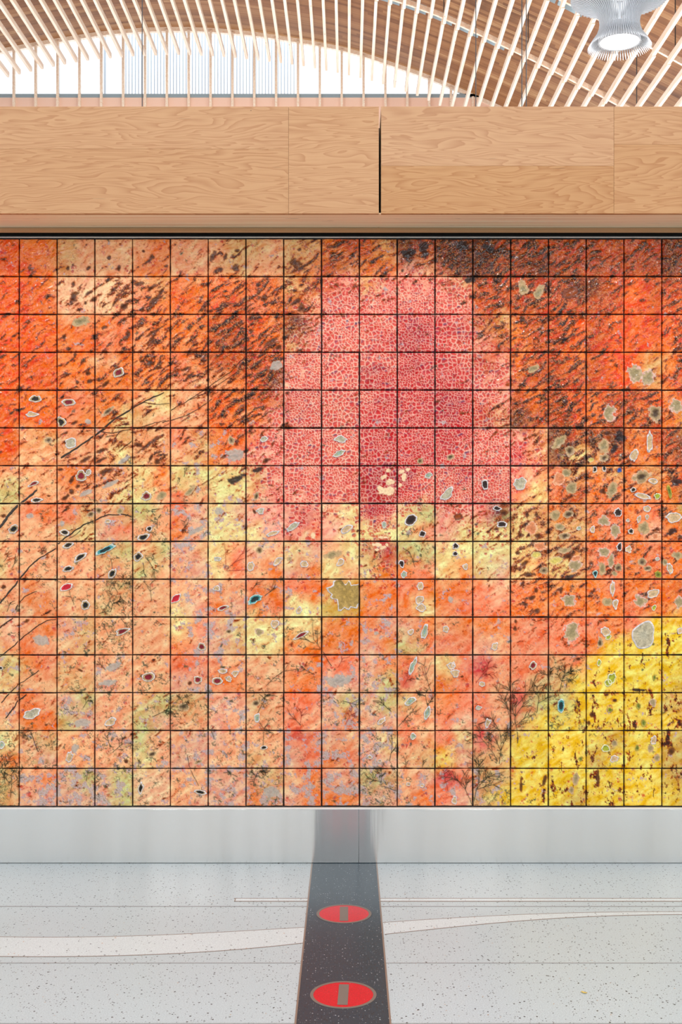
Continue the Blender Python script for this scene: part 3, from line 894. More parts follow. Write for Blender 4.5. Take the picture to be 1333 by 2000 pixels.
def tile_arrays(r, c, G):
    """vertex positions and colour + roughness of the tile in row r, column c (c may lie outside the frame)"""
    UU, VV, NV = G.U, G.V, G.nv
    cc = min(max(c, 0), NC - 1)
    gx = c + UU; gy = r + VV
    wx = (N1.f(gx * 1.9, gy * 1.9, 3) - 0.5) * 0.9
    wy = (N2.f(gx * 1.9, gy * 1.9, 3) - 0.5) * 0.9
    # base colour
    lu = np.clip(UU + wx * 0.5, 0.02, 0.98); lv = np.clip(VV + wy * 0.5, 0.02, 0.98)
    sub = HALF[2 * r:2 * r + 2, 2 * cc:2 * cc + 2]
    fx = np.clip(lu * 2 - 0.5, 0, 1)[..., None]; fy = np.clip(lv * 2 - 0.5, 0, 1)[..., None]
    loc = (sub[0, 0] * (1 - fx) + sub[0, 1] * fx) * (1 - fy) + (sub[1, 0] * (1 - fx) + sub[1, 1] * fx) * fy
    gcol = np.clip(gx, 0, NC)
    glo = bil(HALF, (gy + wy * 0.9) * 2, (gcol + wx * 0.9) * 2)
    col = loc * 0.42 + glo * 0.58
    tr = np.random.default_rng(1000 + r * 50 + c + 7)
    col = col * (1 + (tr.random() - 0.5) * 0.12) * (1 + (tr.random(3) - 0.5) * 0.05)
    def look(g, k=0.45):
        return np.clip(g[r, cc] * k + bil(g, gy + wy * 0.7, gcol + wx * 0.7) * (1 - k), 0, 1)
    R, CE, LI = look(STREAK, 0.3) * 1.1, look(CELL, 0.2), look(LICH) * 0.88
    GR, BU, gl = look(GREEN, 0.6), look(BUMP, 0.3), look(GLOSS, 0.6)
    V = bil(VERT, (gy + wy * 0.4) * 2, (gcol + wx * 0.4) * 2)
    # flow coordinates
    W1 = gx + 0.26 * (N3.f(gx * 1.7, gy * 1.7, 2) - 0.5); W2 = -gy + 0.26 * (N4.f(gx * 1.7, gy * 1.7, 2) - 0.5)
    ca_, sa_ = math.cos(math.radians(35)), math.sin(math.radians(35))
    A = W1 * ca_ + W2 * sa_; Bc = -W1 * sa_ + W2 * ca_
    mot = N1.f(A * 2.6, Bc * 5.6, 4, 0.62)
    motc = mot - 0.5
    sa = N2.f(A * 2.5, Bc * 7.2, 4, 0.66)
    fine = N3.f(A * 11, Bc * 20, 3, 0.65)
    tone = N4.f(gx * 4.3, gy * 4.3, 4, 0.6)
    wob = N5.f(gx * 2.6, gy * 2.6, 4, 0.6)
    lum = col.mean(-1, keepdims=True)
    c_ = lum + (col - lum) * (0.94 + 0.17 * gl - 0.8 * motc)[..., None]
    c_ = c_ * (1 + 0.62 * motc)[..., None]
    c_[..., 1] *= 1 + 0.75 * motc
    c_ = np.clip(c_, 0.002, 1)
    # pale veins; relief shading painted in as fine dark creases
    vein = 1 - sst(np.abs(mot - 0.47), 0.0, 0.035)
    c_ = mixc(c_, L3(246, 186, 134), vein * 0.22)
    cre_shade = sst(fine, 0.56, 0.72)
    c_ = mixc(c_, c_ * L3(196, 130, 88), cre_shade * (0.18 + 0.3 * gl))
    # crimson washes under the cell network
    for (px_, py_, rx_, ry_, an, st_) in CRIM:
        if abs(px_ - c - 0.5) > 0.5 + rx_ * 1.6 + ry_ or abs(py_ - r - 0.5) > 0.5 + ry_ * 1.6 + rx_: continue
        ddx, ddy = gx - px_, -(gy - py_)
        ex = (ddx * math.cos(an) + ddy * math.sin(an)) / rx_
        ey = (-ddx * math.sin(an) + ddy * math.cos(an)) / ry_
        d_ = np.hypot(ex, ey) + (N4.f(gx * 5, gy * 5, 3) - 0.5) * 1.6
        c_ = mixc(c_, np.broadcast_to(L3(190, 26, 50), c_.shape), (1 - sst(d_, 0.45, 1.15)) * st_)
    # cells
    cw1 = gx + 0.11 * (N1.f(gx * 4, gy * 4, 1) - 0.5); cw2 = gy + 0.11 * (N2.f(gx * 4, gy * 4, 1) - 0.5)
    va_ = voronoi(cw1 * 8.6, cw2 * 8.6)
    vb_ = voronoi(cw1 * 13.5 + 31, cw2 * 13.5)
    pickm = wob + 0.25 * (tr.random() - 0.5) > 0.5
    f1, ed, q0, q1, dx, dy = [np.where(pickm, a, b) for a, b in zip(va_, vb_)]
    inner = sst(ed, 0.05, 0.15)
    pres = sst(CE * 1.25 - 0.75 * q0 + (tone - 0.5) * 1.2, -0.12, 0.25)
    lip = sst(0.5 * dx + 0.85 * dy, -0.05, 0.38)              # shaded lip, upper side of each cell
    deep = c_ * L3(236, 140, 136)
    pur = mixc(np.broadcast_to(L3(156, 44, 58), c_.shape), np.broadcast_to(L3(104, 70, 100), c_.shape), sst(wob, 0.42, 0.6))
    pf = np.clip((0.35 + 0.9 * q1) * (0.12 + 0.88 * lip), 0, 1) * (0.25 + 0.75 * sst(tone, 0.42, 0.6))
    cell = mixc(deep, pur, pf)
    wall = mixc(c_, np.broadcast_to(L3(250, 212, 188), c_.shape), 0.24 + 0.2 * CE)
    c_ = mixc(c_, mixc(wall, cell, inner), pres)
    # lichen
    lw = N5.f(gx * 3.4 + 40, gy * 3.4, 5, 0.68)
    lt = 0.75 - 0.32 * LI
    lm = sst(lw, lt, lt + 0.02)
    led = np.clip(lm - sst(lw, lt + 0.02, lt + 0.06), 0, 1)
    d1, d2, *_ = voronoi(gx * 22, gy * 22)
    lc = mixc(np.broadcast_to(L3(186, 170, 168), c_.shape), np.broadcast_to(L3(178, 138, 96), c_.shape), (1 - sst(d1, 0.2, 0.42)) * 0.75)
    lc = mixc(lc, np.broadcast_to(L3(204, 128, 146), c_.shape), led * 0.7)
    c_ = mixc(c_, lc, lm * 0.9)
    # pressed plants: olive stain, specks, thin ink lines
    gt = 0.70 - 0.34 * GR
    gp = sst(N3.f(gx * 3.4 + 70, gy * 3.4, 3), gt, gt + 0.08)
    c_ = mixc(c_, np.broadcast_to(L3(156, 142, 76), c_.shape), sst(tone, 0.76 - 0.32 * GR, 1.06 - 0.32 * GR) * 0.55)
    c_ = mixc(c_, np.broadcast_to(L3(84, 82, 52), c_.shape), sst(fine, 0.56, 0.64) * gp * 0.6)
    for nz, fq in ((N1, 3.2), (N4, 5.0)):
        ln = nz.f(gx * fq + 90, gy * fq + 5, 2)
        c_ = mixc(c_, np.broadcast_to(L3(62, 72, 54), c_.shape), (1 - sst(np.abs(ln - 0.5), 0.008, 0.024)) * gp * 0.85)
    # streaks
    sb = N2.f(gx * 4.6 + 30, gy * 2.3, 6, 0.74)
    sN = sa + (fine - 0.5) * 0.22
    sN = sN * (1 - V) + sb * V
    th = 0.75 - 0.33 * R + 0.06 * V
    halo = sst(sN, th - 0.09, th) * (1 - V)
    sm = sst(sN, th, th + 0.035)
    dp = sst(sN, th + 0.02, th + 0.15)
    ca2 = mixc(np.broadcast_to(L3(164, 62, 8), c_.shape), np.broadcast_to(L3(108, 52, 16), c_.shape), sst(tone, 0.4, 0.62))
    cb2 = mixc(np.broadcast_to(L3(58, 22, 6), c_.shape), np.broadcast_to(L3(36, 22, 20), c_.shape), sst(tone, 0.45, 0.6))
    br = mixc(ca2, cb2, dp)
    br = mixc(br, np.broadcast_to(L3(186, 80, 26), c_.shape), sst(fine, 0.55, 0.68) * 0.6)
    c_ = mixc(c_, c_ * L3(226, 136, 54), halo * 0.55)
    c_ = mixc(c_, br, sm)
    # thin pale and dark flow lines where the glaze is thick
    fl = N5.f(A * 5.5 + 11, Bc * 15, 3, 0.6)
    hv = sst(R, 0.25, 0.6) * (1 - V)
    c_ = mixc(c_, np.broadcast_to(L3(244, 166, 100), c_.shape), (1 - sst(np.abs(fl - 0.46), 0.0, 0.028)) * hv * 0.6)
    c_ = mixc(c_, np.broadcast_to(L3(70, 30, 14), c_.shape), (1 - sst(np.abs(fl - 0.58), 0.0, 0.022)) * hv * 0.6)
    # freckles
    f2, *_ = voronoi(gx * 13 + 55, gy * 13)
    fk = (1 - sst(f2, 0.12, 0.26)) * sst(wob, 0.54, 0.64) * (1 - CE) * (0.3 + 0.7 * (1 - V))
    c_ = mixc(c_, np.broadcast_to(L3(112, 64, 30), c_.shape), fk * 0.5)
    # bubbles
    b1, b2, *_ = voronoi(W1 * 4.2, W2 * 4.2 + 9)
    ringm = (1 - sst(np.abs(b1 - 0.40), 0.0, 0.09)) * BU
    c_ = mixc(c_, np.broadcast_to(L3(246, 180, 132), c_.shape), ringm * 0.45)
    # relief in metres
    rel = (N2.f(A * 2.5, Bc * 7.2, 2, 0.5) - 0.5) * 0.0075
    rel = rel + (N4.f(A * 7, Bc * 12, 2, 0.5) - 0.5) * 0.0050
    rel = rel * (0.35 + 0.65 * gl)
    rel = rel + (sm * 0.0006) - inner * pres * 0.0008 + (0.35 - b1) * BU * 0.0035 + lm * 0.0003
    # painted spots and flat seats under the raised pools
    for (px_, py_, rx_, ry_, an, ty) in SOFT.get((r, c), ()):
        ddx, ddy = gx - px_, -(gy - py_)
        ex = (ddx * math.cos(an) + ddy * math.sin(an)) / max(rx_, 0.02)
        ey = (-ddx * math.sin(an) + ddy * math.cos(an)) / max(ry_, 0.02)
        if ty not in PAINTED:
            m_ = sst(np.hypot(ex, ey), 1.0, 1.35)
            rel = rel * m_ - 0.0004 * (1 - m_)
            continue
        wr = 0.55 * (N3.f(gx * 7 + px_ * 3, gy * 7, 3) - 0.5) * 2 * (1.3 if ty in 'CkxN' else 1.0)
        d_ = np.hypot(ex, ey) + wr
        fill, edge, rim = [np.array(s2l(q)) for q in PT[ty]]
        soft = 0.12 if ty in 'kxC' else 0.08
        m_ = 1 - sst(d_, 1.0 - soft, 1.0 + soft)
        jit = (0.62 + 0.76 * fine)[..., None]
        inside = mixc(np.broadcast_to(edge, c_.shape), np.broadcast_to(fill, c_.shape), 1 - sst(d_, 0.25, 0.8)) * jit
        if ty in 'nNmhyb':
            rg = 0.5 + 0.5 * np.cos(d_ * 15 + 3 * tone)
            inside = inside * (0.80 + 0.28 * rg)[..., None]
            m2 = 1 - sst(np.abs(d_ - 1.0), 0.02, 0.16)
            c_ = mixc(c_, inside, m_)
            c_ = mixc(c_, np.broadcast_to(rim, c_.shape), m2 * 0.85)
            rel = rel * (1 - 0.7 * m_) + m2 * 0.0009 - (1 - sst(d_, 0.0, 0.9)) * 0.0012
        else:
            hl = sst(-d_, -1.35, -1.0) * (1 - m_)
            if ty in 'kx':
                c_ = mixc(c_, c_ * L3(206, 140, 84), hl * 0.7)
            c_ = mixc(c_, inside, m_ * (0.95 if ty != 'q' else 0.85))
            rel = rel - m_ * (0.0010 if ty in 'kx' else -0.0002)
    rough = np.clip(0.30 - 0.235 * gl - 0.03 * sm, 0.055, 0.5)
    # outline
    jx = (tr.random(2) - 0.5) * 0.0012
    ang = (tr.random() - 0.5) * 0.010
    sx = TS * (1 + (tr.random() - 0.5) * 0.006)
    X = (UU - 0.5) * sx; Z = (0.5 - VV) * sx
    edge_ = (N5.f(gx * 3.0, gy * 3.0, 2) - 0.5) * 0.0030
    bord = np.maximum(np.abs(UU - 0.5), np.abs(VV - 0.5)) > 0.495
    X = X + edge_ * bord * np.sign(UU - 0.5); Z = Z + edge_ * bord * np.sign(0.5 - VV)
    Y = np.where(bord, 0.0020 - rel * 0.3, -rel)
    ca, sn = math.cos(ang), math.sin(ang)
    X, Z = X * ca - Z * sn + jx[0], X * sn + Z * ca + jx[1]
    P_ = np.stack([X, Y, Z], -1).reshape(-1, 3)
    back = P_[G.ring].copy(); back[:, 1] = 0.028
    C4 = np.concatenate([np.clip(c_, 0, 1), rough[..., None]], -1).reshape(-1, 4)
    C4 = np.concatenate([C4, C4[G.ring] * np.array([0.35, 0.3, 0.28, 1.0])])
    return np.concatenate([P_, back]), C4

def fast_mesh(name, V, Fq):
    me = bpy.data.meshes.new(name)
    me.vertices.add(len(V)); me.vertices.foreach_set('co', V.astype(np.float32).ravel())
    me.loops.add(Fq.size); me.loops.foreach_set('vertex_index', Fq.astype(np.int32).ravel())
    me.polygons.add(len(Fq)); me.polygons.foreach_set('loop_start', np.arange(0, Fq.size, 4, dtype=np.int32))
    me.polygons.foreach_set('use_smooth', np.ones(len(Fq), dtype=bool))
    me.update(calc_edges=True)
    return me

def paint(me, C4):
    at = me.color_attributes.new('Col', 'FLOAT_COLOR', 'POINT')
    at.data.foreach_set('color', C4.astype(np.float32).ravel())

mural = empty('tile_mural', ((XL + XR) / 2, WY, Z_BOT))
tag(mural, 'square-gridded mural of glossy orange, pink and yellow glazed ceramic tiles', 'mural')
MO = mural.location.copy()
def mparent(o, parent=None):
    o.parent = parent or mural
    return o
def tile_centre(r, c):
    return Vector((X_COL0 + (c + 0.5) * PITCH, WY, Z_TOP - (r + 0.5) * PITCH))

bk = box('backing_board', XL - MO.x, XR - MO.x, 0.012, 0.0295, -0.004, Z_TOP - MO.z + 0.004, M_BACK, mural)
zt = H + (CY - 463.0) / F * WY
box('top_rail', XL - MO.x, XR - MO.x, -0.006, 0.012, Z_TOP - MO.z + 0.0042, zt - MO.z, M_TRIM, mural, bevel=0.001)

TILES = {}
for r in range(NR):
    for c in range(NC):
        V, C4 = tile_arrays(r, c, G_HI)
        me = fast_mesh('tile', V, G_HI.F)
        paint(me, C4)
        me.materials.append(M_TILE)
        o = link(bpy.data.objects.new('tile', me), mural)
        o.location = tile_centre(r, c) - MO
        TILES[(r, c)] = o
# tiles past both picture edges, joined
for cols in (range(-3, 0), range(NC, NC + 3)):
    VS, CS, FS, k = [], [], [], 0
    for r in range(NR):
        for c in cols:
            V, C4 = tile_arrays(r, c, G_LO)
            VS.append(V + np.array(tile_centre(r, c) - MO)); CS.append(C4)
            FS.append(G_LO.F + k)
            k += len(V)
    me = fast_mesh('tile_field', np.concatenate(VS), np.concatenate(FS))
    paint(me, np.concatenate(CS))
    me.materials.append(M_TILE)
    o = link(bpy.data.objects.new('tile_field', me), mural)
    o['kind'] = 'stuff'

def px_to_rc(px, py):
    gx = ((px - CX) / F * WY - X_COL0) / PITCH
    gz = (Z_TOP - (H + (CY - py) / F * WY)) / PITCH
    return gz, gx
SKIP_RIM = set('kxqCb')
def make_pool(px, py, rx, ry, ang, ty, seed):
    g = px_to_rc(px, py)
    r, c = int(math.floor(g[0])), int(math.floor(g[1]))
    if not (0 <= r < NR and 0 <= c < NC):
        return
    tile = TILES[(r, c)]
    ce = pxw(px, py, WY) - tile_centre(r, c)
    m = WY / F
    rr = np.random.default_rng(seed)
    n = 40 if max(rx, ry) > 5 else 24
    th = np.linspace(0, 2 * math.pi, n, endpoint=False)
    rough = 0.17 if ty not in 'BC' else 0.3
    wob = np.ones(n)
    for k in range(2, 9):
        wob += rough * (1.3 / k) * rr.normal() * np.cos(k * th + rr.random() * 6.28)
    if ty == 'B':
        for k in (9, 13):
            wob += 0.09 * np.cos(k * th + rr.random() * 6)
    wob = np.clip(wob, 0.55, 1.5)
    a = math.radians(ang)
    fill, edge, rim = [s2l(x) for x in PT[ty]]
    halo = ty in 'deVED'
    # rings from outside in: (scale, height above tile, colour)
    rimw = min(0.24, 1.2 / max(2.0, min(rx, ry)))
    if ty in SKIP_RIM:
        rings = [(1.06, -0.0012, rim), (0.96, 0.0012, rim), (0.78, 0.0016, edge), (0.5, 0.0010, fill), (0.2, 0.0008, fill)]
    elif halo:
        # white line, tan halo, dark eye
        rings = [(1.12, -0.0015, edge), (1.08, 0.0016, rim), (1.08 - rimw, 0.0020, rim), (1.02 - rimw, 0.0014, edge), (0.66, 0.0012, edge), (0.58, 0.0009, fill), (0.2, 0.0005, fill)]
    elif ty in 'M':
        rings = [(1.1, -0.0015, rim), (1.06, 0.0018, rim), (1.04 - rimw, 0.0020, rim), (0.98 - rimw, 0.0012, edge), (0.5, 0.0008, fill), (0.2, 0.0006, fill)]
    else:
        rings = [(1.04, -0.0015, rim), (1.0, 0.0018, rim), (1.0 - rimw, 0.0020, rim), (0.95 - rimw, 0.0012, edge), (0.5, 0.0009, edge), (0.22, 0.0006, fill)]
    V, C = [], []
    hs = TS / 2 - 0.0012
    for (s, h, colr) in rings:
        for i in range(n):
            w_ = wob[i] if s > 0.7 else 1 + (wob[i] - 1) * (0.8 if s > 0.4 else 0.3)
            x = math.cos(th[i]) * rx * s * w_; y = math.sin(th[i]) * ry * s * w_
            X = (x * math.cos(a) - y * math.sin(a)) * m + ce.x
            Z = (x * math.sin(a) + y * math.cos(a)) * m + ce.z
            V.append((min(max(X, -hs), hs), -0.0016 - h, min(max(Z, -hs), hs)))
            jit = 1 + 0.10 * rr.normal()
            C.append([min(1, max(0, q * jit)) for q in colr] + [1])
    V.append((min(max(ce.x, -hs), hs), -0.0016 - rings[-1][1], min(max(ce.z, -hs), hs))); C.append(list(fill) + [1])
    Fs = []
    for k in range(len(rings) - 1):
        for i in range(n):
            j = (i + 1) % n
            Fs.append((k * n + i, k * n + j, (k + 1) * n + j, (k + 1) * n + i))
    k = len(rings) - 1
    for i in range(n):
        Fs.append((k * n + i, k * n + (i + 1) % n, len(V) - 1))
    me = bpy.data.meshes.new('glaze_pool')
    me.from_pydata(V, [], [f[::-1] for f in Fs])
    me.polygons.foreach_set('use_smooth', [True] * len(Fs))
    paint(me, np.array(C))
    me.materials.append(M_POOL)
    link(bpy.data.objects.new('glaze_pool', me), tile)
sd = 0
for vk, txt in POOLS.items():
    ox, oy = VIEWS[vk]
    for it in txt.replace('\n', '').split(';'):
        if not it.strip(): continue
        q = it.split()
        sd += 1
        if q[5] in PAINTED: continue
        make_pool(ox + float(q[0]) / ZS, oy + float(q[1]) / ZS, float(q[2]) / ZS, float(q[3]) / ZS, float(q[4]), q[5], sd)

# --- pressed twigs and sprigs: ribbons in relief, cut at the tile joints
RIB = {}
def ribbon(pts, w0, w1, mat):
    """pts in pixels, widths in pixels"""
    pts = np.array(pts, float)
    seg = np.hypot(*np.diff(pts, axis=0).T)
    L = np.concatenate([[0], np.cumsum(seg)])
    n = max(3, int(L[-1] / 3.0))
    s = np.linspace(0, L[-1], n)
    X = np.interp(s, L, pts[:, 0]); Y = np.interp(s, L, pts[:, 1])
    if len(pts) > 2 and n > 8:
        k = 5
        pad = lambda a: np.concatenate([[2 * a[0] - v for v in a[k:0:-1]], a, [2 * a[-1] - v for v in a[-2:-k - 2:-1]]])
        ker = np.ones(2 * k + 1) / (2 * k + 1)
        X = np.convolve(pad(X), ker, 'valid'); Y = np.convolve(pad(Y), ker, 'valid')
    X = X + (VA.fbm(s / 9.0 + pts[0, 0], s * 0 + pts[0, 1], 2) - 0.5) * min(3.0, w0 + 1)
    Y = Y + (VB.fbm(s / 9.0 + pts[0, 0], s * 0 + pts[0, 1], 2) - 0.5) * min(3.0, w0 + 1)
    W = np.interp(s, [0, L[-1]], [w0, w1]) * (0.75 + 0.5 * VC.fbm(s / 7.0, s * 0 + pts[0, 0], 2))
    tx = np.gradient(X); ty = np.gradient(Y)
    tl = np.hypot(tx, ty) + 1e-9
    nx, ny = -ty / tl, tx / tl
    for i in range(n - 1):
        mx, my = (X[i] + X[i + 1]) / 2, (Y[i] + Y[i + 1]) / 2
        g = px_to_rc(mx, my)
        r, c = int(math.floor(g[0])), int(math.floor(g[1]))
        if not (0 <= r < NR and 0 <= c < NC): continue
        tc = tile_centre(r, c)
        hs = TS / 2 - 0.0008
        V, Fs = RIB.setdefault((r, c, mat), ([], []))
        b = len(V)
        for j in (i, i + 1):
            for k_, hgt in ((-0.5, 0.0), (0.0, 0.0032), (0.5, 0.0)):
                p = pxw(X[j] + nx[j] * W[j] * k_, Y[j] + ny[j] * W[j] * k_, WY) - tc
                V.append((min(max(p.x, -hs), hs), -hgt - (0.0 if k_ else 0.0002), min(max(p.z, -hs), hs)))
        Fs.append((b, b + 1, b + 4, b + 3)); Fs.append((b + 1, b + 2, b + 5, b + 4))
def zp(v, txt):
    ox, oy = VIEWS[v]
    return [(ox + float(a.split(',')[0]) / ZS, oy + float(a.split(',')[1]) / ZS) for a in txt.split()]
for v, txt, w0, w1 in (
    ('D', '355,190 440,135 530,75 590,30 620,12', 4.0, 3.5), ('A', '560,1150 640,1080 700,1040 755,1010 830,960 950,910', 4.2, 2.0),
    ('A', '940,1080 1060,1050 1140,1010 1230,945', 1.6, 1.2), ('A', '985,1010 1100,950 1200,880 1333,790 1420,700', 1.8, 0.9), ('A', '1100,950 1200,905 1333,815 1400,770', 1.1, 0.9),
    ('A', '790,1120 880,1085 960,1070', 1.5, 1.0), ('A', '830,965 900,980 985,970', 1.3, 0.8),
    ('D', '580,40 640,52 700,35 765,24', 1.8, 1.0), ('D', '700,32 678,60 665,82', 1.6, 0.9), ('D', '768,88 735,120 690,150', 1.8, 0.9), ('D', '610,70 680,55', 1.0, .8),
    ('D', '0,590 60,510 125,450 212,380', 6.5, 4.2), ('D', '335,690 400,635 480,580 555,550 610,520 690,518', 2.6, 2.2), ('D', '605,525 610,510', 1.5, 1),
    ('D', '700,515 735,525 770,535', 2.4, 1.6), ('D', '725,530 745,515', 1.2, 0.8), ('D', '328,715 250,755 190,800 140,855 105,905 60,960 0,1030', 2.4, 3.6),
    ('D', '90,1068 110,1020 150,985 212,962', 2.2, 1.4), ('G', '0,78 35,45 75,20', 3.5, 2.4), ('G', '0,245 60,200 130,135 200,80 260,35 325,28', 2.6, 1.6),
    ('G', '10,510 60,450 110,400 180,360 228,325', 2.4, 1.6), ('G', '32,598 90,520 108,495 155,462', 2.8, 2.6), ('G', '1085,810 1092,880 1150,990', 0.9, 0.8),
    ('G', '180,680 195,730 222,792', 1.6, 0.9), ('D', '880,490 940,485', 1.4, 0.8), ('D', '470,610 430,640 400,655', 1.0, 0.8)):
    ribbon(zp(v, txt), w0, w1, 'twig')
def sprig(v, x, y, ang, ln, w, depth, spread=35, kids=4, rs=None, mat='sprig'):
    rs = rs or random.Random(int(x * 7 + y))
    ox, oy = VIEWS[v]
    p = [(x, y)]
    a = ang
    n = 5
    for i in range(n):
        a += rs.uniform(-9, 9)
        p.append((p[-1][0] + math.cos(math.radians(a)) * ln / n, p[-1][1] - math.sin(math.radians(a)) * ln / n))
    ribbon([(ox + q[0] / ZS, oy + q[1] / ZS) for q in p], w, w * 0.5, mat)
    if depth > 0:
        for k in range(kids):
            t_ = rs.uniform(0.25, 1.0)
            i = min(n - 1, int(t_ * n))
            sgn = 1 if k % 2 else -1
            sprig(v, p[i + 1][0], p[i + 1][1], a + sgn * rs.uniform(spread * 0.5, spread * 1.3), ln * rs.uniform(0.35, 0.6), w * 0.7, depth - 1, spread, kids, rs, mat)
for a in (('I', 382, 745, 97, 260, 1.6, 2, 40, 6), ('I', 275, 862, 75, 190, 1.3, 2, 38, 6), ('I', 265, 850, 120, 170, 1.0, 2, 35, 5), ('I', 128, 1090, 72, 200, 1.5, 2, 40, 6), ('I', 118, 1100, 108, 160, 1.1, 2, 40, 5),
          ('I', 625, 455, 92, 120, 1.3, 2, 45, 7), ('I', 490, 570, 82, 140, 1.1, 2, 40, 5), ('I', 360, 640, 115, 170, 1.0, 2, 35, 5), ('I', 575, 440, 100, 90, 1.0, 2, 45, 5),
          ('H', 618, 298, 125, 190, 1.2, 1, 40, 7), ('H', 520, 165, 165, 70, 0.9, 1, 30, 5), ('H', 190, 570, 78, 110, 1.4, 1, 50, 7), ('H', 215, 500, 60, 70, 1.0, 1, 40, 5), ('H', 240, 410, 48, 130, 0.9, 1, 20, 3),
          ('H', 905, 972, 92, 85, 1.1, 1, 55, 8), ('H', 905, 970, 150, 80, 1.0, 1, 40, 5), ('H', 985, 1018, 155, 90, 1.0, 0), ('H', 1190, 440, 115, 150, 0.9, 1, 35, 4), ('H', 1000, 650, 40, 110, 1.0, 1, 30, 4),
          ('H', 1180, 560, 100, 90, 1.2, 2, 45, 5), ('H', 680, 500, -10, 90, 1.1, 1, 45, 6), ('H', 960, 560, 150, 90, 1.3, 1, 40, 6), ('H', 950, 850, 80, 120, 1.1, 1, 40, 5), ('H', 220, 760, 92, 100, 1.0, 1, 40, 5),
          ('H', 160, 990, 80, 90, 1.0, 2, 50, 5), ('H', 70, 940, 140, 60, 1.0, 1, 40, 5), ('H', 440, 640, 130, 100, 0.9, 1, 30, 3), ('H', 520, 350, 160, 80, 1.0, 1, 40, 5), ('H', 1140, 890, 80, 50, .9, 1, 40, 5), ('H', 1050, 890, 95, 50, .9, 1, 40, 5),
          ('G', 60, 1060, 70, 130, 0.9, 2, 50, 5), ('G', 30, 980, 100, 110, 0.8, 2, 50, 5), ('G', 30, 880, 60, 60, 1.0, 1, 50, 5), ('G', 700, 20, -60, 60, 0.9, 1, 40, 4), ('G', 590, 180, 60, 80, 0.9, 1, 45, 5), ('G', 650, 800, 40, 90, 0.8, 2, 50, 4), ('G', 640, 770, 110, 70, 1.1, 1, 45, 4),
          ('G', 480, 540, 70, 80, 0.8, 2, 50, 4), ('G', 890, 590, 30, 90, 1.2, 2, 40, 5), ('G', 500, 960, 70, 70, 0.9, 1, 45, 5), ('G', 610, 320, 130, 70, 0.9, 1, 45, 4), ('G', 1060, 560, 100, 80, .8, 2, 60, 5), ('G', 170, 730, 120, 60, 0.8, 2, 50, 4), ('G', 800, 880, 80, 40, .9, 1, 40, 4), ('G', 1240, 720, 110, 60, .9, 1, 40, 4),
          ('D', 640, 770, -80, 110, 1.0, 1, 40, 4), ('D', 850, 770, -60, 90, 1.2, 1, 50, 5), ('D', 830, 800, -90, 60, 1.2, 1, 40, 4), ('D', 640, 1080, 70, 120, 0.9, 2, 50, 5), ('D', 690, 950, 40, 90, 0.9, 2, 50, 5), ('D', 570, 1090, 20, 60, 0.9, 1, 50, 5),
          ('D', 880, 1020, 100, 100, 0.7, 1, 50, 5), ('D', 430, 1040, 110, 60, 0.8, 1, 45, 4), ('D', 70, 830, 70, 80, 1.0, 1, 40, 4), ('D', 20, 790, 40, 60, 0.8, 1, 40, 4), ('D', 230, 700, -60, 50, 0.6, 2, 60, 4), ('D', 1075, 620, 90, 60, 1.0, 1, 40, 4), ('D', 910, 600, 90, 60, 1.0, 1, 40, 4), ('D', 1065, 300, 80, 50, 0.9, 1, 40, 4),
          ('D', 20, 430, 60, 40, .8, 1, 40, 4), ('D', 1040, 330, 100, 30, 1., 1, 40, 3), ('D', 40, 1080, 60, 60, 0.9, 1, 50, 5), ('E', 230, 990, 45, 80, 1.2, 1, 25, 4), ('E', 150, 960, 60, 60, 1.0, 1, 30, 4), ('E', 1100, 820, 120, 90, 0.8, 1, 45, 4), ('E', 1130, 640, 70, 40, .9, 1, 45, 4)):
    sprig(*a)
for a in (('E', 5, 840, 40, 150, 1.0, 1, 25, 4), ('E', 10, 842, -2, 110, 0.8, 0), ('E', 0, 838, 88, 160, 0.8, 0), ('I', 140, 400, 50, 110, 0.9, 2, 40, 5), ('H', 430, 640, 80, 90, 1.0, 1, 40, 5), ('H', 650, 310, 60, 70, 0.9, 1, 40, 4), ('H', 1040, 400, 60, 60, .9, 2, 50, 4), ('H', 1290, 1020, 110, 120, .9, 2, 45, 5), ('H', 700, 640, 70, 70, .9, 2, 50, 4)):
    sprig(*a, mat='red')
for (r, c, mt), (V, Fs) in RIB.items():
    o = mesh_obj('twig_print', V, [f[::-1] for f in Fs], {'twig': M_TWIG, 'sprig': M_SPRIG, 'red': M_REDLINE}[mt], TILES[(r, c)])
    o['kind'] = 'stuff'

# ------------------------------------------------------------------ roof, clerestory, lattice
DC, DS = 20.9, 20.0
A_PTS = np.array([(-1700, -560), (-1300, -745), (-950, -873), (-800, -905), (-669, -930), (-577, -947), (-475, -963), (-393, -970), (-312, -971), (-235, -967), (-169, -960), (-102, -949), (-41, -939), (1, -930), (47, -916), (158, -878), (239, -843), (304, -815), (420, -762), (560, -692), (800, -560), (1100, -390)], float)
P_PTS = np.array([(-1500, -610), (-1200, -720), (-950, -800), (-800, -838), (-662, -873), (-620, -883), (-596, -889), (-507, -906), (-417, -914), (-328, -917), (-239, -913), (-149, -903), (-104, -898), (-40, -886), (7, -876), (52, -865), (98, -851), (143, -835), (211, -804), (326, -749), (429, -694), (600, -600), (900, -430)], float)
def curve_at(P, u):
    return np.interp(u, P[:, 0], P[:, 1])
def smooth_curve(P, us):
    k = np.linspace(-30, 30, 13)
    return np.mean([curve_at(P, us + q) for q in k], axis=0)

us = np.linspace(-1650, 1050, 110)
vs = smooth_curve(A_PTS, us)
cx_ = us / F * DC
cz_ = H - vs / F * DC
n = len(us)
def quad(a, b):
    for i in range(n - 1):
        Fs.append((a + i, a + i + 1, b + i + 1, b + i))
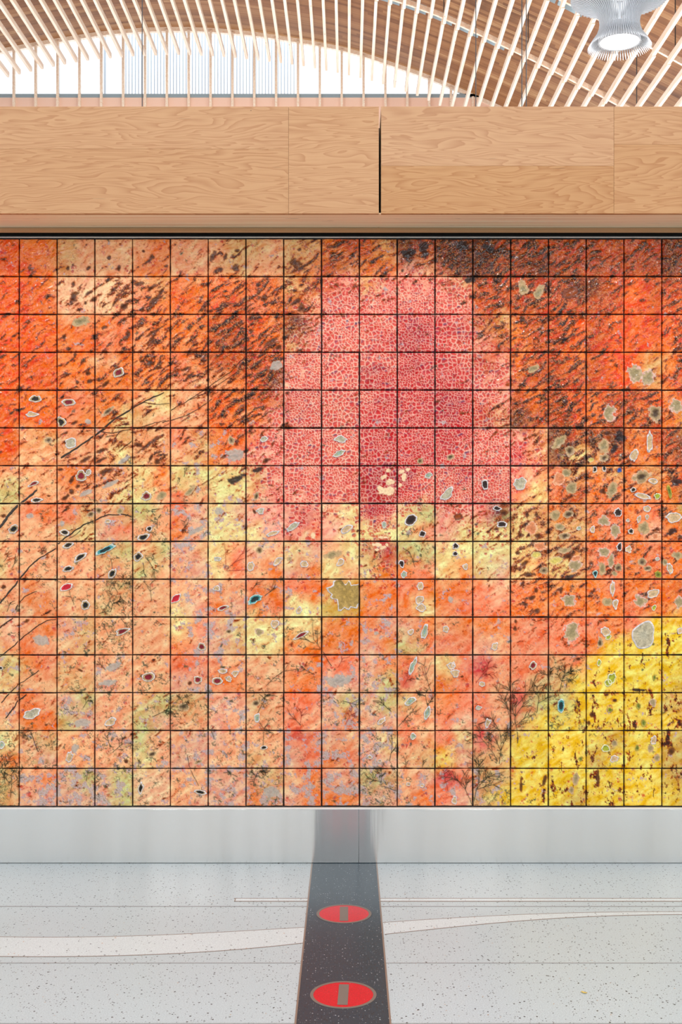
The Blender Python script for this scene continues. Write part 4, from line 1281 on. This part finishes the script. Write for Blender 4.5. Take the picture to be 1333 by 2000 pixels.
# one sheet from the far side of the hall to the clerestory, with roof lights added over the concourse to light the room
ybr = [-12.0, -10.0, -5.2, -3.8, 1.2, 2.4, 7.4, DC]
OPEN_Y = (1, 3, 5)
OPEN_X = ((-12.0, -9.0), (-7.2, -4.2), (-2.6, 0.4), (2.0, 5.0), (6.2, 8.6))
V, Fs = [], []
for y in ybr:
    V += [(x, y, z) for x, z in zip(cx_, cz_)]
for k in range(len(ybr) - 1):
    for i in range(n - 1):
        xm = 0.5 * (cx_[i] + cx_[i + 1])
        if k in OPEN_Y and any(a < xm < b for a, b in OPEN_X):
            continue
        Fs.append((k * n + i, (k + 1) * n + i, (k + 1) * n + i + 1, k * n + i + 1))
ceil = mesh_obj('ceiling', V, Fs, M_PLANK)
md = ceil.modifiers.new('thickness', 'SOLIDIFY'); md.thickness = 0.25; md.offset = -1.0
tag(ceil, 'curved wooden plank ceiling of the hall', 'ceiling', kind='structure')
# light edge band along the clerestory arch
V, Fs = [], []
for y in (DC - 0.02, DC + 0.06):
    for dz in (-0.075, 0.03):
        V += [(x, y, z + dz) for x, z in zip(cx_, cz_)]
quad(0, n); quad(2 * n, 0); quad(3 * n, 2 * n); quad(n, 3 * n)
mesh_obj('arch_band', V, Fs, M_STICK, ceil)

# clerestory: mullions, sill, apron, panes
win = empty('window_1', (0, DC, 0))
tag(win, 'arched clerestory window with pale wooden mullions above the plywood header', 'window', kind='structure')
ZC = lambda py: H + (CY - py) / F * DC
XC = lambda px: (px - CX) / F * DC
mull_px = [28.6 + 42.62 * k for k in range(-5, 24)]
def wbox(name, x0, x1, y0, y1, z0, z1, mat, bevel=0):
    return box(name, x0, x1, y0 - DC, y1 - DC, z0, z1, mat, win, bevel)
XE = XC(948)
mull_x = [XC(p) for p in mull_px]
for i, x in enumerate(mull_x):
    top = float(np.interp(x, cx_, cz_)) - 0.07
    z0 = ZC(216)
    if top - z0 < 0.05 or x > XE: continue
    wbox('mullion', x - 0.022, x + 0.022, DC - 0.07, DC, z0, top, M_STICK)
wbox('sill', XC(-200), XE, DC - 0.02, DC + 0.12, ZC(190.5), ZC(184), M_SILL)
wbox('apron_panel', XC(-200), XC(1400), DC + 0.0, DC + 0.10, ZC(330), ZC(190.6), M_APRON)
V_, F_ = [], []
for a, b in zip(mull_x[:-1], mull_x[1:]):
    if b > XE + 0.3: continue
    a2, b2 = a + 0.02, min(b - 0.02, XE)
    xs = [a2, (a2 + b2) / 2, b2]
    zs = [float(np.interp(x, cx_, cz_)) - 0.03 for x in xs]
    zl = ZC(185)
    if min(zs) - zl < 0.05: continue
    v = []
    for y in (0.03, 0.045):
        v += [(xs[0], y, zl), (xs[2], y, zl), (xs[2], y, zs[2]), (xs[1], y, zs[1]), (xs[0], y, zs[0])]
    f = [(0, 1, 2, 3, 4), (9, 8, 7, 6, 5)] + [(i, i + 5, (i + 1) % 5 + 5, (i + 1) % 5) for i in range(5)]
    mesh_obj('pane', v, f, M_PANE, win)

# outside screen of upright fins behind the glass
scr = empty('fin_screen', (XC(400), DC + 1.6, 0))
tag(scr, 'pale metal fin screen outside the clerestory glass', 'screen')
D2 = DC + 1.6
fin_me = None
for i, px in enumerate(np.arange(246, 576, 6.2)):
    x = (px - CX) / F * D2
    zt_ = H + (CY - 40) / F * D2
    zb_ = H + (CY - 200) / F * D2
    o = box('fin', -0.009, 0.009, -0.02, 0.02, zb_, zt_, M_FIN, scr) if fin_me is None else link(bpy.data.objects.new('fin', fin_me), scr)
    fin_me = o.data
    o.location.x = x - scr.location.x
zb_ = H + (CY - 200) / F * D2
box('rail', (240 - 400) / F * D2, (580 - 400) / F * D2, 0.02, 0.05, zb_ - 0.05, zb_ + 0.03, M_FIN, scr)
for px in (115, 205):
    x = (px - CX) / F * D2 - scr.location.x
    box('post', x - 0.02, x + 0.02, -0.02, 0.02, zb_, H + (CY - 66) / F * D2, M_FIN, scr)
# legs of the screen reach the floor line outside
for px in (250, 570):
    x = (px - CX) / F * D2 - scr.location.x
    box('post', x - 0.03, x + 0.03, -0.03, 0.03, 0.0, zb_, M_FIN, scr)

# wooden lattice below the planks
lat = empty('ceiling_lattice', (0, 15, H + 7.5))
tag(lat, 'hanging lattice of pale parallel wooden battens under the curved ceiling', 'lattice')
LO = lat.location
BW, BH = 0.044, 0.085
SY = [14.95, 16.95]
u0 = 17.0 - CX
STEP = 22.2
segs = [(8.6, SY[0] - 0.01), (SY[0] + 0.01, SY[1] - 0.01), (SY[1] + 0.01, DS)]
bm_cache = {}
def batten_mesh(L):
    if L not in bm_cache:
        v, f = box_geo(-BW / 2, BW / 2, -L / 2, L / 2, 0, BH)
        me = bpy.data.meshes.new('batten'); me.from_pydata(v, [], f); me.materials.append(M_STICK)
        bm_cache[L] = me
    return bm_cache[L]
pend_x = (1211 - CX) / F * 10.0
for k in range(-13, 58):
    u = u0 + STEP * k
    v = float(smooth_curve(P_PTS, np.array([u]))[0])
    x = u / F * DS; z = H - v / F * DS
    for si, (ya, yb) in enumerate(segs):
        # skip lengths that never enter the picture
        o = link(bpy.data.objects.new('batten', batten_mesh(round(yb - ya, 3))), lat)
        o.location = (x - LO.x + (0.007 if si % 2 else -0.007), (ya + yb) / 2 - LO.y, z - LO.z)
def stringer(y, name, dz0, dz1, w, mat, u_a, u_b, nn=40, parent=lat):
    uu = np.linspace(u_a, u_b, nn)
    vv = smooth_curve(P_PTS, uu)
    xs = uu / F * DS; zs = H - vv / F * DS
    V, Fs = [], []
    for yy in (y - w / 2, y + w / 2):
        for dz in (dz0, dz1):
            V += [(a - LO.x, yy - LO.y, b + dz - LO.z) for a, b in zip(xs, zs)]
    def qd(a, b):
        for i in range(nn - 1):
            Fs.append((a + i, a + i + 1, b + i + 1, b + i))
    qd(0, nn); qd(2 * nn, 0); qd(3 * nn, 2 * nn); qd(nn, 3 * nn)
    Fs.append((0, nn, 3 * nn, 2 * nn)); Fs.append((nn - 1, 3 * nn - 1, 4 * nn - 1, 2 * nn - 1))
    return mesh_obj(name, V, Fs, mat, parent)
for y in SY + [12.95]:
    stringer(y, 'stringer', BH, BH + 0.075, 0.045, M_STICK, -960, 640)
for y, rngs in ((SY[1] + 0.33, [(10 + 44.4 * i, 10 + 44.4 * i + 34) for i in range(6)]), (SY[0] + 0.33, [(262, 312), (316, 352)])):
    for a, b in rngs:
        stringer(y, 'baffle_plate', BH + 0.16, BH + 0.19, 0.24, M_GREY, a, b, 4)
# hangers from stringers up to the planks
for y in SY + [12.95]:
    for u in (-720, -500, -280, -60, 160, 300, 480):
        x = u / F * DS
        zs = H - float(smooth_curve(P_PTS, np.array([u]))[0]) / F * DS + BH + 0.05
        zc = float(np.interp(x, cx_, cz_))
        tube('hanger', (x - LO.x, y - LO.y + 0.03, zs - LO.z), (x - LO.x, y - LO.y + 0.03, zc - LO.z), 0.008, M_CABLE, lat, 6)

# ------------------------------------------------------------------ pendant lamps
def make_lamp(full=True):
    root = empty('pendant_lamp', (0, 0, 0))       # origin: centre of the lower rim
    NF = 72
    prof = [(0.278, -0.030), (0.262, 0.000), (0.232, 0.045), (0.200, 0.090), (0.180, 0.140), (0.173, 0.190), (0.180, 0.240), (0.205, 0.290), (0.250, 0.335), (0.310, 0.365), (0.370, 0.385), (0.425, 0.400)]
    wid = [0.003, 0.007, 0.008, 0.008, 0.007, 0.0065, 0.0065, 0.008, 0.010, 0.014, 0.016, 0.004]
    th = 0.022
    V, Fs = [], []
    m = len(prof)
    for i, ((r, z), w) in enumerate(zip(prof, wid)):
        # local profile normal (in r,z)
        a = prof[max(0, i - 1)]; b = prof[min(m - 1, i + 1)]
        tr, tz = b[0] - a[0], b[1] - a[1]
        l = math.hypot(tr, tz)
        nr, nz = tz / l, -tr / l
        for s, o in ((-1, 0), (1, 0), (1, 1), (-1, 1)):
            V.append((r - nr * th * o * min(1, 4 * i / m), s * w / 2, z - nz * th * o * min(1, 4 * i / m)))
    for i in range(m - 1):
        for k in range(4):
            a = i * 4 + k; b = i * 4 + (k + 1) % 4
            Fs.append((a, b, b + 4, a + 4))
    Fs.append((3, 2, 1, 0)); Fs.append((4 * m - 4, 4 * m - 3, 4 * m - 2, 4 * m - 1))
    me = bpy.data.meshes.new('lamp_fin'); me.from_pydata(V, [], Fs); me.materials.append(M_LAMP)
    for i in range(NF if full else 0):
        o = link(bpy.data.objects.new('lamp_fin', me), root)
        o.rotation_euler.z = 2 * math.pi * i / NF
    # rings that carry the fins
    def lathe(name, pr, mat, n=48):
        v, f = [], []
        for (r, z) in pr:
            v += [(r * math.cos(2 * math.pi * i / n), r * math.sin(2 * math.pi * i / n), z) for i in range(n)]
        for k in range(len(pr)):
            k2 = (k + 1) % len(pr)
            for i in range(n):
                j = (i + 1) % n
                f.append((k * n + i, k * n + j, k2 * n + j, k2 * n + i))
        return mesh_obj(name, v, f, mat, root, smooth=True)
    if full:
        lathe('lower_collar', [(0.170, 0.020), (0.186, 0.020), (0.178, 0.150), (0.164, 0.150)], M_LAMP)
    else:
        lathe('housing', [(0.362, 0.018), (0.386, 0.018), (0.386, 0.150), (0.362, 0.150)], M_LAMP)
    lathe('upper_plate', [(0.03, 0.372), (0.34, 0.392), (0.34, 0.400), (0.03, 0.400)], M_LAMP)
    n = 48
    dr = 0.168 if full else 0.36
    v = [(dr * math.cos(2 * math.pi * i / n), dr * math.sin(2 * math.pi * i / n), 0.022) for i in range(n)]
    v += [(x, y, 0.05) for x, y, _ in v]
    f = [tuple(range(n))[::-1], tuple(range(n, 2 * n))] + [(i, (i + 1) % n, n + (i + 1) % n, n + i) for i in range(n)]
    mesh_obj('diffuser', v, f, M_GLOW, root)
    tube('stem', (0, 0, 0.05), (0, 0, 3.4 if full else 0.9), 0.012, M_LAMP, root, 10)
    ld = bpy.data.lights.new('lamp_light', 'AREA')
    ld.shape = 'DISK'; ld.size = 0.33 if full else 0.7; ld.energy = 8.0 if full else HALL_FILL_POWER; ld.color = (1.0, 0.98, 0.95)
    lo = link(bpy.data.objects.new('lamp_light', ld), root)
    lo.location = (0, 0, 0.018)
    return root
lamp = make_lamp()
lamp.location = (pend_x, 10.0, H + (CY - 87.0) / F * 10.0)
tag(lamp, 'white finned hourglass pendant lamp with a glowing round diffuser', 'lamp')
def copy_tree(root):
    c = root.copy(); COL.objects.link(c)
    for ch in root.children:
        q = ch.copy(); COL.objects.link(q); q.parent = c
    return c

# ------------------------------------------------------------------ suspension cables
for px, y0, y1, r, label in ((278, -30, 205, 0.0038, 'thin grey suspension cable in front of the clerestory window'),
                       (1020, -30, 205, 0.0038, 'left one of the two close grey cables by the pendant lamp'),
                       (1028.5, -30, 205, 0.0038, 'right one of the two close grey cables by the pendant lamp'),
                       (930, 78, 205, 0.0035, 'short thin grey cable at the right end of the clerestory window')):
    d = 9.0
    x = (px - CX) / F * d
    zt_ = 7.0 if y0 > 0 else 9.2
    zc = float(np.interp(x, cx_, cz_))
    o = empty('suspension_cable', (x, d, Z_HTOP))
    tube('wire', (0, 0, 0), (0, 0, zc - Z_HTOP), r, M_CABLE, o, 8)
    tube('socket', (0, 0, 0), (0, 0, 0.08), r * 2.2, M_CABLE, o, 8)
    tag(o, label, 'cable')

# ------------------------------------------------------------------ fallen leaf
lx, ly = floor_pt(1142, 1940)
lf = empty('dry_leaf', (lx, ly, 0.0))
V, Fs = [], []
nn = 9
for i in range(nn):
    t_ = i / (nn - 1)
    w = 0.0042 * math.sin(math.pi * (0.12 + 0.86 * t_)) ** 0.8
    for s in (-1, 0, 1):
        V.append(((t_ - 0.5) * 0.018, s * w, 0.0015 + (0.0015 if s else 0.0) + 0.002 * (t_ - 0.5) ** 2 * 4))
for i in range(nn - 1):
    for s in (0, 1):
        a = i * 3 + s
        Fs.append((a, a + 3, a + 4, a + 1))
bl = mesh_obj('blade', V, Fs, M_LEAF, lf)
md = bl.modifiers.new('thick', 'SOLIDIFY'); md.thickness = 0.0006
tube('stalk', (-0.009, 0, 0.0022), (-0.0125, 0.001, 0.0012), 0.0007, M_LEAF, lf, 6)
lf.rotation_euler.z = math.radians(-35)
tag(lf, 'tiny dry yellow leaf lying on the white terrazzo', 'leaf')

# ------------------------------------------------------------------ hall behind the camera
wb = box('wall_back', -16, 10, -12.3, -12.0, 0.0, 3.8, M_HALL)
tag(wb, 'wooden wall with columns on the far side of the hall', 'wall', kind='structure')
for i in range(8):
    x = -14 + 3.3 * i
    ztop_ = float(np.interp(x, cx_, cz_))
    box('column', x - 0.28, x + 0.28, -12.0, -11.5, 0.0, ztop_, M_CONC, wb)
hl = make_lamp(False)  # unseen hall lamps added for fill light and glints on the glaze
first = True
for j, y in enumerate((-5.0, 0.5)):
    for i in range(4):
        x = -5.6 + 3.6 * i + (1.6 if j % 2 else 0.0)
        c = hl if first else copy_tree(hl)
        first = False
        c.location = (x, y, 6.0 if j else 5.2)
        tag(c, 'added unseen round white downlight over the hall, %s in the %s row behind the viewer' % (('farthest left', 'second from left', 'second from right', 'farthest right')[i], ('far', 'near')[j]), 'lamp', 'added downlights over the hall')
# unseen uplights added on the roof deck to brighten battens and ceiling
for i, x in enumerate((-4.2, 0.0, 4.2)):
    cv = empty('fill_uplight', (x, 14.2, Z_HTOP - 0.002))
    box('housing', -0.7, 0.7, -0.09, 0.09, 0.0, 0.07, M_LAMP, cv, bevel=0.006)
    box('lens', -0.66, 0.66, -0.07, 0.07, 0.0705, 0.078, M_GLOW, cv)
    ld = bpy.data.lights.new('fill_light', 'AREA')
    ld.shape = 'RECTANGLE'; ld.size = 1.3; ld.size_y = 0.13; ld.energy = FILL_UP_POWER; ld.color = (1.0, 0.96, 0.9)
    lo = link(bpy.data.objects.new('fill_light', ld), cv)
    lo.location = (0, 0, 0.13); lo.rotation_euler = (math.pi - 0.4, 0, 0)
    tag(cv, ['left added fill uplight on the roof deck behind the header', 'middle added fill uplight on the roof deck behind the header', 'right added fill uplight on the roof deck behind the header'][i], 'uplight', 'added fill uplights')
